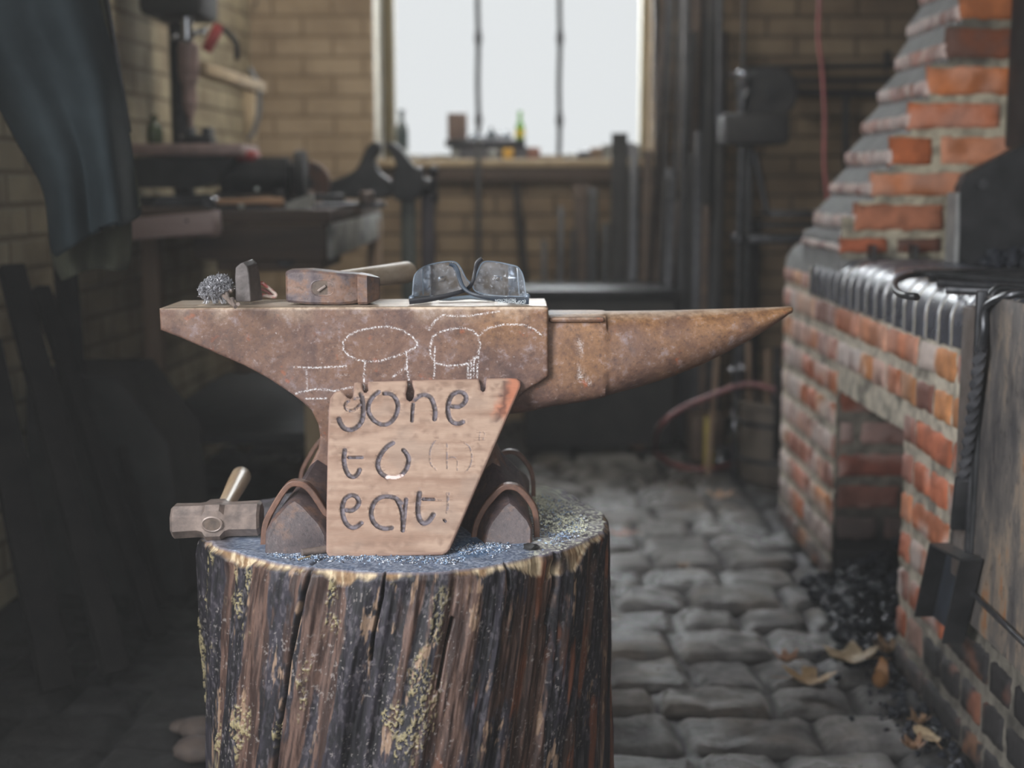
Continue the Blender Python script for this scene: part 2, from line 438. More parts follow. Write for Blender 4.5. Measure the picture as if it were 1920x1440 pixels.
M['wall_far2'] = brickwall_mat('pale_tan_limewashed_brick', (.36, .275, .185), (.32, .24, .155), (.22, .16, .10), (PI / 2, 0, 0), dark=(.15, .10, .06), patch=.6)  # left piece of the far wall, set paler than the rest
M['wall_left'] = brickwall_mat('cream_limewashed_brick', (.46, .40, .27), (.36, .30, .20), (.22, .18, .12), (-PI / 2, PI / 2, 0), dark=(.14, .10, .065), patch=.7)
# far wall round the window: splayed opening
wl, wr, wz = -.53, .535, 1.015; gl, gr, YG = -.468, .512, 5.74; TOP = 2.42
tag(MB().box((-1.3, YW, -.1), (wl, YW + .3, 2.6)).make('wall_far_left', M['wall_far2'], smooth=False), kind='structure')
m = MB(); m.box((wr, YW, -.1), (2.7, YW + .3, 2.6)); m.box((wl, YW, -.1), (wr, YW + .3, wz - .0)); m.box((wl, YW, TOP), (wr, YW + .3, 2.6))
w = m.make('wall_far', M['wall_far'], smooth=False); tag(w, kind='structure')
M['plaster'] = plain('flaking_cream_plaster', (.72, .70, .62), (.50, .46, .38), 14, .8, 0, .3)
m = MB().prism([(wl - .002, YW - .004), (gl - .05, YG), (wl - .002, YG)], wz, TOP, 'xy')
m.prism([(wr + .002, YW - .004), (wr + .002, YG), (gr + .02, YG)], wz, TOP, 'xy')
tag(m.make('trim_1', M['plaster'], smooth=False), kind='structure')
win = MB().box((gl - .045, YG - .05, wz), (gl, YG + .05, TOP), .006); win.box((gr, YG - .05, wz), (gr + .05, YG + .05, TOP), .006)
win.box((gl, YG - .04, wz), (gr, YG + .04, wz + .02), .004); win.box((gl, YG - .04, TOP - .05), (gr, YG + .04, TOP), .004)
wo = win.make('window_1', wood('olive_brown_window_timber', (.085, .068, .034), (.15, .12, .065), 2, 14, .85)); tag(wo, kind='structure')
for px in (897, 1048):
    x = PX(px, YG) ; pts = [(x + .0015 * math.sin(z * 19 + px), YG, z) for z in np.linspace(wz + .015, TOP, 40)]
    rr = [.0105 + (.006 if k % 9 == 4 else 0) for k in range(40)]
    MB().tube(pts, rr, 8).make('glazing_bar', M['steel_dark'], wo)
g, nt, b = newmat('dusty_window_glass'); b.inputs['Transmission Weight'].default_value = 1; b.inputs['Roughness'].default_value = 0; b.inputs['IOR'].default_value = 1.02
b.inputs['Base Color'].default_value = (.97, .98, .98, 1)
MB().box((gl, YG + .004, wz + .01), (gr, YG + .007, TOP)).make('glass', g, wo, False)
m = MB().box((wl - .02, YW - .05, wz - .03), (wr + .02, YG + .05, wz), .006); tag(m.make('window_sill', M['wood_pale']), kind='structure')
m = MB().box((PX(800, YW), YW - .045, wz - .085), (PX(1215, YW), YW - .001, wz - .032), .006); tag(m.make('trim_2', M['wood_dark']), kind='structure')
tag(MB().prism([(-1.0, 5.5), (-1.276, .9), (-1.42, .9), (-1.3, 5.5)], -.1, 2.6, 'xy').make('wall_left', M['wall_left'], smooth=False), kind='structure')
tag(MB().box((2.4, -2.6, -.1), (2.7, 5.5, 2.6)).make('wall_right', M['wall_far'], smooth=False), kind='structure')
tag(MB().box((-1.3, -.4, 2.5), (2.7, 5.8, 2.6)).make('ceiling', M['soot'], smooth=False), kind='structure')

# ================================================================== STUMP
CX, CY, ZT = -.135, 1.80, .49
def make_stump():
    rim = [PZ(px, py, ZT) for px, py in ((385, 1020), (440, 1040), (560, 1063), (680, 1074), (760, 1077), (880, 1068), (1000, 1046), (1090, 1020), (1148, 992), (1135, 965), (1100, 943), (1040, 910))]
    an = [math.atan2(p.x - CX, -(p.y - CY)) for p in rim]; ra = [math.hypot(p.x - CX, p.y - CY) for p in rim]
    an += [PI, -2.3]; ra += [.262, .252]
    o = np.argsort(an); an = np.array(an)[o]; ra = np.array(ra)[o]
    A = np.concatenate([an - 2 * PI, an, an + 2 * PI]); R_ = np.concatenate([ra, ra, ra])
    def rad(ph): return sum(np.interp(ph + s, A, R_) for s in (-.08, -.04, 0, .04, .08)) / 5
    ph = np.concatenate([np.linspace(-1.75, 2.05, 860), np.linspace(2.05, 2 * PI - 1.75, 60)[1:-1]])
    zz = np.concatenate([np.linspace(0, .22, 14), np.linspace(.222, ZT - .004, 230), [ZT - .001]])
    PH, Z = np.meshgrid(ph, zz); R0 = rad(PH)
    a = PH * .255; dz = ZT - Z
    u = a + .17 * dz + .012 * (fbm(a * 5, Z * 3, 2, 3, 40) - .5)
    strip = fbm(u * 15, Z * 1.3, 0, 3, 2); fine = fbm(u * 95, Z * 7, 0, 4, 3); plate_ = fbm(u * 30, Z * 5, 3, 4, 12)
    grain = fbm(u * 260, Z * 26, 5, 4, 6)
    disp = .010 * (sst(.38, .62, strip) - .5) + .006 * (plate_ - .5) * 2 + .0035 * (fine - .5) * 2
    # long drying cracks traced on the front
    X = CX + R0 * np.sin(PH); Y = CY - R0 * np.cos(PH); PXX, PYY = W(X, Y, Z)
    crack = np.full(X.shape, 1e9)
    for ln, wd in (([(585, 1050), (578, 1090), (566, 1150), (548, 1230), (540, 1300), (528, 1370), (518, 1450)], 1), ([(722, 1070), (716, 1120), (700, 1190), (694, 1240)], 1.6), ([(848, 1160), (838, 1200), (820, 1290)], 1.4), ([(952, 1060), (951, 1100)], 1.5), ([(1046, 1040), (1043, 1100), (1030, 1170)], 1.3)):
        crack = np.minimum(crack, polydist(PXX, PYY, ln) * wd)
    frontm = np.cos(PH) > -.2; cr = np.where(frontm, np.exp(-(crack / 3.2) ** 2), 0)
    disp = disp - .013 * cr
    rimh = .002 + .026 * sst(.36, .70, fbm(u * 9, 0 * Z, 1, 4, 21)) + .016 * (fbm(u * 75, Z * 6, 2, 4, 22) - .45)
    rimh = rimh * (1 - .6 * sst(-.16, -.235, a)) * (1 - .85 * np.exp(-((a - .055) / .035) ** 2))
    light = sst(rimh + .003, rimh - .003, dz) * sst(.30, .42, fbm(u * 22, Z * 8, 4, 3, 23))
    disp = disp * (1 - .6 * sst(.03, 0, dz)) - .004 * light
    R = R0 + disp - .003 * sst(.01, 0, dz)
    dark = mixc((.006, .005, .008), (.027, .023, .032), sst(.35, .68, fine))
    dark = mixc(dark, (.10, .088, .10), .6 * sst(.55, .70, fbm(a * 260, Z * 130, 3, 4, 66)))
    dark = mixc(dark, (.006, .006, .007), .7 * sst(.46, .36, fbm(u * 210, Z * 60, 8, 3, 67)))
    brown = mixc((.040, .022, .018), (.135, .080, .062), sst(.35, .7, grain))
    isb = sst(.575, .63, fbm(u * 34, Z * 2.6, 9, 6, 14) + .05 * sst(.02, .2, a) + .05 * sst(-.19, -.24, a) + .10 * (fbm(a * 160, Z * 60, 1, 3, 91) - .5))
    wide = np.exp(-((u - PHu(870, 1180)) / .013) ** 2) * sst(.5, .2, np.abs(Z - .36) * 3)
    isb = np.clip(isb + sst(.4, .6, wide), 0, 1)
    c = mixc(dark, brown, isb)
    red = sst(.60, .70, fbm(u * 45, Z * 9, 5, 4, 41)) * sst(-.02, .1, a); c = mixc(c, (.18, .062, .03), red * .8)
    tan = sst(.66, .72, fbm(u * 75, Z * 14, 7, 5, 44)) * sst(.4, .55, fbm(u * 200, Z * 70, 7, 3, 48)); c = mixc(c, (.34, .225, .15), tan * .8)
    speck = sst(.70, .76, fbm(a * 330, Z * 260, 7, 3, 45)) * sst(.48, .6, fbm(a * 20, Z * 16, 7, 3, 46)); c = mixc(c, (.36, .32, .30), speck * .45)
    moss = sst(.605, .68, fbm(u * 34, Z * 14, 7, 5, 51)) * sst(.50, .60, fbm(a * 420, Z * 300, 2, 4, 52)) * sst(.12, -.02, a)
    c = mixc(c, (.33, .275, .145), moss * .85); R = R + .002 * moss
    c = mixc(c, mixc((.24, .145, .075), (.62, .49, .32), sst(.35, .62, fbm(a * 120, Z * 22, 1, 3, 24))), light)
    c = mixc(c, (.008, .007, .007), cr * .9)
    c = mixc(c, (.17, .16, .20), .8 * sst(.004, .001, dz))
    rough = .62 - .12 * isb + .2 * light
    X = CX + R * np.sin(PH); Y = CY - R * np.cos(PH)
    # top
    rf = np.concatenate([np.linspace(0, .9, 70), np.linspace(.91, 1, 14)])[:-1][::-1]
    Rt = R[-1][None, :] * rf[:, None]; PT = np.repeat(ph[None, :], len(rf), 0)
    XT = CX + Rt * np.sin(PT); YT = CY - Rt * np.cos(PT)
    px, py = W(XT, YT, ZT)
    hole = np.exp(-(((px - 1020) / 22) ** 2 + ((py - 975) / 14) ** 2))
    tn = fbm(XT * 60, YT * 60, 0, 5, 71); ck = np.exp(-(polydist(px, py, [(585, 1058), (600, 1048), (622, 1038), (660, 1022)]) / 1.8) ** 2)
    ck = np.maximum(ck, .5 * np.exp(-(polydist(px, py, [(1050, 990), (1100, 972), (1150, 966)]) / 1.6) ** 2))
    ck = np.maximum(ck, .5 * np.exp(-(polydist(px, py, [(1060, 1010), (1110, 1000)]) / 1.6) ** 2))
    ZZ = ZT + .003 * (tn - .5) - .006 * ck - .006 * hole
    ct = mixc((.12, .105, .12), (.25, .235, .265), sst(.3, .7, tn))
    blue = sst(60, 25, polydist(px, py, [(470, 1035), (700, 1050), (860, 1035), (960, 1022)]) + 20 * (fbm(XT * 30, YT * 30, 0, 3, 5) - .5))
    fl = fbm(XT * 400, YT * 400, 0, 2, 72)
    ct = mixc(ct, mixc((.10, .15, .24), (.34, .40, .50), sst(.42, .62, fl)), blue * .75)
    db = sst(26, 8, polydist(px, py, [(870, 1030), (925, 1018)])); ct = mixc(ct, (.06, .17, .33), db * .6)
    yel = sst(70, 30, polydist(px, py, [(1010, 925), (1060, 985), (1040, 1030), (1120, 960)]) + 30 * (fbm(XT * 40, YT * 40, 0, 3, 5) - .5))
    ct = mixc(ct, (.70, .70, .55), yel * sst(.52, .62, fl) * .9)
    gr = sst(50, 20, np.hypot(px - 1010, (py - 935) * 1.2)); ct = mixc(ct, (.36, .37, .22), gr * .6)
    ct = mixc(ct, (.02, .018, .018), np.maximum(ck, hole * .9))
    v1 = np.stack([X, Y, Z], -1).reshape(-1, 3); v2 = np.stack([XT, YT, ZZ], -1).reshape(-1, 3)
    n = len(ph); m1 = len(zz); m2 = len(rf); V = np.concatenate([v1, v2])
    i = np.arange(n)[None, :] + np.arange(m1 + m2 - 1)[:, None] * n; j = (np.arange(n) + 1) % n; j = j[None, :] + np.arange(m1 + m2 - 1)[:, None] * n
    f = np.stack([i, j, j + n, i + n], -1).reshape(-1, 4).tolist()
    f.append(list(range(n))[::-1])
    col = np.concatenate([np.concatenate([c.reshape(-1, 3), np.clip(rough, 0, 1).reshape(-1, 1)], 1),
                          np.concatenate([ct.reshape(-1, 3), np.full((n * m2, 1), .7)], 1)])
    o = obj('tree_stump', (V, f), attrmat('cracked_stump_wood', 300, .4, .5, .0012, spec=.45, stretch=(1, 1, .3)), col=col)
    tag(o, 'broad dark tree stump with cracked bark and splintered pale rim carrying the anvil', 'tree stump')
def PHu(px, py):
    x = (px - 960) / F * 1.56; return math.asin((x - CX) / .255) * .255 + .17 * .1
make_stump()
# iron scale and flux crumbs
def crumbs():
    m = MB(); k = 0
    spots = [((1010, 925), (1060, 985), 55, 900), ((1030, 1010), (1120, 975), 45, 700), ((860, 1035), (940, 1022), 22, 500), ((500, 1045), (860, 1052), 16, 700)]
    cols = []
    for (a, b, rd, n) in spots:
        for _ in range(n):
            t = random.random(); px = a[0] + (b[0] - a[0]) * t + random.gauss(0, rd * .6); py = a[1] + (b[1] - a[1]) * t + random.gauss(0, rd * .25)
            p = PZ(px, py, ZT)
            if math.hypot(p.x - CX, p.y - CY) > .235: continue
            s = random.uniform(.0006, .0022) * (1.5 if random.random() < .06 else 1)
            h = s * random.uniform(.4, .9); r = random.uniform(0, PI)
            vs = [p + Vector((s * math.cos(r + q * 2 * PI / 3), s * math.sin(r + q * 2 * PI / 3), .0006)) for q in range(3)] + [p + Vector((0, 0, h + .0008))]
            m.add(vs, [[0, 1, 2], [0, 3, 1], [1, 3, 2], [2, 3, 0]])
            c = (.70, .70, .52) if (py < 1000 and px > 960 and random.random() < .6) else random.choice([(.35, .45, .58), (.15, .22, .34), (.5, .52, .56), (.09, .09, .11)])
            cols += [(*c, .5)] * 4
    o = obj('scale_crumbs', (m.v, m.f), attrmat('iron_scale', 300, .3, 0), smooth=False, col=cols)
    tag(o, 'blue grey and pale yellow crumbs of iron scale scattered over the stump top', 'metal scale', kind='stuff')
crumbs()
m = MB().ball(PZ(997, 1031, ZT) + Vector((0, 0, .004)), .008, 2, (1.2, .9, .6), .3); tag(m.make('clinker_lump', M['soot']), 'small dark clinker lump on the stump rim right of the anvil foot', 'clinker')

# ================================================================== ANVIL
def Z1(x, y): return (280 + x / 2.595, 460 + y / 2.595)
def make_anvil():
    A = thing('anvil', (-.13, 1.83, ZT), 'large rusty anvil with chalk drawings on its side, standing on the tree stump', 'anvil')
    YF = 1.77; YC = 1.83; hw = YC - YF
    pp = [(298, 579), (420, 577.5), (700, 576), (1022, 575), (1028, 579), (1029, 706), (1015, 716), (985, 733), (966, 752), (948, 775), (932, 798), (925, 825), (930, 860), (950, 900), (975, 945)]
    zb = ZT + .002
    right = [P(a, b, YF) for a, b in pp]; 
    pl = [(535, 950), (563, 905), (583, 868), (595, 843), (598, 820), (595, 797), (583, 770), (568, 756), (549, 741), (504, 711), (462, 688), (400, 661), (339, 634), (300, 619)]
    left = [P(a, b, YF) for a, b in pl]
    O = [(p.x, p.z) for p in right] + [(right[-1].x + .003, zb), (left[0].x - .005, zb)] + [(p.x, p.z) for p in left]
    ell = lambda pts: [Z1(*p) for p in pts]
    S = [ell(s) for s in (
        [(945, 510), (942, 470), (965, 442), (1010, 418), (1060, 405), (1110, 398), (1160, 395), (1230, 412), (1280, 445), (1305, 475), (1300, 495), (1240, 525), (1190, 543), (1120, 563), (1060, 566), (1010, 556), (970, 535), (945, 510)],
        [(1050, 570), (1044, 640), (1046, 700)], [(1252, 515), (1253, 590), (1262, 650), (1266, 690)],
        [(1370, 480), (1380, 445), (1420, 418), (1480, 405), (1520, 400), (1570, 412), (1600, 440), (1610, 480), (1600, 535), (1570, 568), (1520, 582), (1450, 586), (1400, 576), (1372, 545), (1365, 510), (1370, 480)],
        [(1392, 495), (1385, 560), (1390, 600), (1382, 645)], [(1552, 560), (1550, 645)], [(1568, 560), (1562, 645)], [(1580, 545), (1577, 640)], [(1600, 520), (1594, 645)],
        [(1600, 440), (1650, 402), (1730, 384), (1820, 387), (1870, 405), (1910, 440)],
        [(1360, 412), (1395, 362), (1430, 338), (1480, 345), (1560, 343), (1650, 328), (1700, 322)],
        [(705, 592), (800, 596), (960, 588)], [(765, 598), (768, 700)], [(708, 722), (800, 700), (860, 702), (900, 708), (985, 690)], [(760, 746), (860, 744)], [(1185, 640), (1230, 605), (1250, 600)], [(910, 632), (970, 630)])]
    fx = [[(P(a, b, YF).x, P(a, b, YF).z) for a, b in smp] for smp in S]
    pts, closed = plate(O, fx, .006, .0011, .0030)
    V, T = cdt(O, pts)
    n = len(V); d = polydist(V[:, 0], V[:, 1], closed)
    r = .0036; dr = np.where(d < r, r - np.sqrt(np.maximum(0, r * r - (r - d) ** 2)), 0)
    # chipped edge and hammered surface
    x, z = V[:, 0], V[:, 1]
    dr = dr + .0012 * (fbm(x * 60, z * 60, 0, 3, 5) - .5) * (d > .001)
    waist = sst(.66, .60, z) * .008
    front = np.stack([x, YF + dr + waist, z], 1); back = np.stack([x, 2 * YC - YF - dr - waist, z], 1)
    chalk = np.zeros(n)
    for s, k in zip(fx, range(99)):
        q = polydist(x, z, s); chalk = np.maximum(chalk, (.92 if k not in (12, 16) else .4) * sst(.0015, .0004, q))
    ztop = .773
    bare = sst(ztop - .004, ztop - .0005, z) * .8 + .30 * sst(.745, ztop, z) * sst(.35, .6, fbm(x * 30, z * 30, 0, 3, 4))
    och = .25 + .75 * sst(-.10, .02, x) * sst(.70, .76, z)
    rim = len(O); vv = np.concatenate([front, back]); f = T + [[i + n for i in t][::-1] for t in T]
    # the outline vertices come first, in order
    N = len(O); f += [[i, (i + 1) % N, (i + 1) % N + n, i + n] for i in range(N)]
    # centre strip split for the top plane colour: edge verts carry 'bare'
    o = obj('body', (vv, f), M['rust'], A, True, attrs={'chalk': np.concatenate([chalk, chalk * 0]), 'bare': np.concatenate([bare, bare]), 'ochre': np.concatenate([och, och])})
    autosm(o, 50)
    # face plate top: flat worn steel with the two holes
    m = MB(); tz = ztop
    x0 = left[-1].x; x1 = P(1028, 577, YF).x
    nx, ny = 140, 20; xs = np.linspace(x0 + .002, x1 - .002, nx); ys = np.linspace(YF + .0032, 2 * YC - YF - .0032, ny)
    def topz(X_, Y_):
        zt = np.interp(X_, [p.x for p in right[:4]], [p.z for p in right[:4]])
        h = np.hypot(X_ - PZ(373, 572, tz).x, Y_ - 1.805); return zt + .0006 + .0005 * (fbm(X_ * 20, Y_ * 20, 0, 3, 8) - .5) - .006 * sst(.0075, .0055, h)
    v, ff, X_, Y_ = grid(xs, ys, topz); h = np.hypot(X_ - PZ(373, 572, tz).x, Y_ - 1.805)
    b_ = (1 - sst(.009, .006, h)).ravel()
    obj('face_plate', (v, ff), M['face'], A, True)
    # horn and step block
    sec = [(930, 640, 775, .046, 4), (985, 600, 768, .050, 5), (1029, 585, 758, .050, 5), (1085, 584, 750, .050, 4.6), (1132, 583.5, 741, .050, 4.2), (1136, 584, 740, .0495, 2.9), (1200, 583, 724, .047, 2.4), (1260, 582, 706, .043, 2.2), (1320, 580, 682, .037, 2.1), (1370, 578.5, 657, .031, 2), (1420, 577, 629, .0235, 2), (1450, 576, 610, .0175, 2), (1470, 575, 596, .0125, 2), (1479, 574, 589, .010, 2), (1484, 575, 587, .008, 2), (1486, 577, 584, .004, 2)]
    dense = []
    for k in range(len(sec) - 1):
        s0, s1 = sec[k], sec[k + 1]; mm = max(1, int((s1[0] - s0[0]) / 7))
        for j in range(mm):
            t = j / mm; dense.append(tuple(p + (q - p) * t for p, q in zip(s0, s1)))
    dense.append(sec[-1]); rings = []; vo = []
    for (px, pt, pb, w_, e) in dense:
        a = P(px, pt, YC); zt_, zb_ = a.z, P(px, pb, YC).z; cz, hz = (zt_ + zb_) / 2, (zt_ - zb_) / 2; ring = []
        for k in range(56):
            t = 2 * PI * k / 56; c, s = math.cos(t), math.sin(t)
            ring.append((a.x, YC + w_ * math.copysign(abs(c) ** (2 / e), c), cz + hz * math.copysign(abs(s) ** (2 / e), s)))
            vo.append((a.x, cz + hz * s, s))
        rings.append(ring)
    L = loft(rings); va = np.array(L.v); nn = .0016 * (fbm(va[:, 0] * 45, va[:, 1] * 45, va[:, 2] * 45, 4, 9) - .5)
    va[:, 1] += nn; 
    vo = np.array(vo); bare = .55 * sst(.75, .97, vo[:, 2]); och = .35 + .65 * sst(.02, .10, va[:, 0]) * sst(-.6, .5, vo[:, 2])
    px, py = W(va[:, 0], va[:, 1], va[:, 2]); fr = va[:, 1] < YC
    ch = np.zeros(len(va))
    for s in ([(1085, 640), (1086, 668)], [(1097, 650), (1098, 656)], [(1092, 683), (1090, 689)], [(1085, 702), (1093, 711)], [(1100, 717), (1101, 719)]):
        ch = np.maximum(ch, .9 * sst(5, 1.5, polydist(px, py, s)) * fr)
    o = obj('horn', (va, L.f), M['rust'], A, True, attrs={'chalk': ch, 'bare': bare, 'ochre': och}); autosm(o, 50)
    # step table between face and horn
    a = P(1030, 586, 1.776); b_ = P(1134, 586, 1.776)
    o = MB().box((a.x, 1.7785, a.z - .013), (b_.x, 1.8815, P(1080, 583, 1.885).z + .002), .004).make('step_table', M['rust'], A); 
    for at, vals in (('bare', [sst(.755, .766, v.co.z + ZT) for v in o.data.vertices]), ('ochre', [.6] * len(o.data.vertices))):
        q = o.data.attributes.new(at, 'FLOAT', 'POINT'); q.data.foreach_set('value', np.array(vals, dtype=np.float32))
    # four splayed feet, roof shaped, each running out from the waist
    def foot(front, backs, mirror=False):
        # rings: BL WL AP WR BR
        R0 = [Vector(p) for p in front]; R1 = [Vector(p) for p in backs]; rings = []
        # rounded sections
        def rnd(sec5):
            bl, wl, ap, wr, br = sec5
            out = [bl, bl.lerp(wl, .5), wl.lerp(bl, .22), wl.lerp(ap, .18), wl.lerp(ap, .5), ap.lerp(wl, .24), ap.lerp((wl + wr) / 2, .09), ap.lerp(wr, .24), wr.lerp(ap, .5), wr.lerp(ap, .18), wr.lerp(br, .22), br.lerp(wr, .5), br]
            return out
        cf = sum(R0, Vector()) / 5
        tip = [cf.lerp(p, .90) + Vector((0, -.006, 0)) for p in R0]; tip[0].z = tip[4].z = R0[0].z
        rings = [rnd(tip), rnd([cf.lerp(p, .97) + Vector((0, -.0035, 0)) for p in R0])]
        for t in np.linspace(0, 1, 9):
            rings.append(rnd([a_.lerp(b2, t) for a_, b2 in zip(R0, R1)]))
        if mirror: rings = [[Vector((p.x, 2 * YC - p.y, p.z)) for p in r] for r in rings]
        return loft(rings)
    zf = ZT - .001
    def g(px, py, Y): p = P(px, py, Y); return p
    def floorp(px, Y, py): x = P(px, py, Y).x; return Vector((x, Y, zf))
    LF = [floorp(497, 1.640, 1037), g(499, 985, 1.645), g(553, 926, 1.690), g(614, 992, 1.650), floorp(616, 1.642, 1037)]
    LB = [floorp(545, 1.80, 985), g(552, 925, 1.80), g(603, 838, 1.80), g(690, 925, 1.80), floorp(700, 1.80, 985)]
    RF = [floorp(906, 1.690, 1018), g(914, 985, 1.692), g(955, 932, 1.722), g(999, 982, 1.692), floorp(998, 1.690, 1018)]
    RB = [floorp(850, 1.80, 985), g(860, 925, 1.80), g(912, 835, 1.80), g(985, 912, 1.80), floorp(988, 1.80, 985)]
    for F_, B_ in ((LF, LB), (RF, RB)):
        for mi in (False, True): foot(F_, B_, mi).make('foot', M['foot'], A, True, 28)
    return A, (LF, LB, RF, RB)
m, nt, b = newmat('worn_face_steel'); v = coords(nt, (.5, 2, 1)); n = noise(nt, v, 30, 8, .7); n2 = noise(nt, coords(nt), 200, 4)
rr = ramp(nt, n, [(.28, (.30, .18, .11)), (.42, (.46, .35, .25)), (.62, (.62, .53, .44))]).outputs[0]
rr = mixn(nt, ramp(nt, n2, [(.3, .6), (.42, 0)]).outputs[0], rr, (.12, .09, .08)); nt.links.new(rr, b.inputs['Base Color']); setr(nt, b, .38, .25, .6); bump(nt, b, n2, .15, .001); M['face'] = m
ANV, FEET = make_anvil()
# retaining straps bent over the feet, nailed into the stump
def strap(pts, Y, wdt, th, lab, mirror=False):
    c = smooth_line([(p.x, p.z, 0) for p in pts], 6); m = MB(); rings = []
    if mirror: Y = 2 * 1.83 - Y
    for i, p in enumerate(c):
        t = (c[min(i + 1, len(c) - 1)] - c[max(i - 1, 0)]).normalized(); nn = Vector((-t.y, t.x))
        q = Vector((p.x, p.y)); a = q + nn * th; lean = -.0
        rings.append([(q.x, Y, q.y), (q.x, Y + wdt, q.y), (a.x, Y + wdt, a.y), (a.x, Y, a.y)])
    o = loft(rings).make('anvil_strap', M['strap'], None, True, 30)
    bv = o.modifiers.new('bevel', 'BEVEL'); bv.width = .0012; bv.segments = 2
    return tag(o, lab, 'iron strap')
Yl, Yr = 1.676, 1.713
sl = [P(499, 1012, Yl), P(503, 985, Yl), P(520, 950, Yl), P(541, 919, Yl), P(556, 913, Yl), P(575, 922, Yl), P(600, 958, Yl), P(618, 988, Yl), P(628, 1015, Yl)]
sr = [P(894, 1008, Yr), P(899, 985, Yr), P(914, 955, Yr), P(940, 925, Yr), P(956, 919, Yr), P(974, 926, Yr), P(994, 952, Yr), P(1000, 975, Yr), P(1001, 1005, Yr)]
for s_ in (sl, sr):
    s_[0].z = s_[-1].z = ZT - .002
strap(sl, Yl, .016, .0075, 'bent rust-brown strap over the left front foot of the anvil')
strap(sr, Yr, .016, .0075, 'bent rust-brown strap over the right front foot of the anvil')
sl2 = [Vector((p.x, 0, p.z + (.003 if p.z > ZT + .02 else 0))) for p in sl]; sr2 = [Vector((p.x, 0, p.z + (.001 if p.z > ZT + .02 else 0))) for p in sr]
strap(sl2, 1.69, .013, .006, 'bent strap behind, over the left rear foot of the anvil', True)
strap(sr2, 1.72, .013, .006, 'bent strap behind, over the right rear foot of the anvil', True)

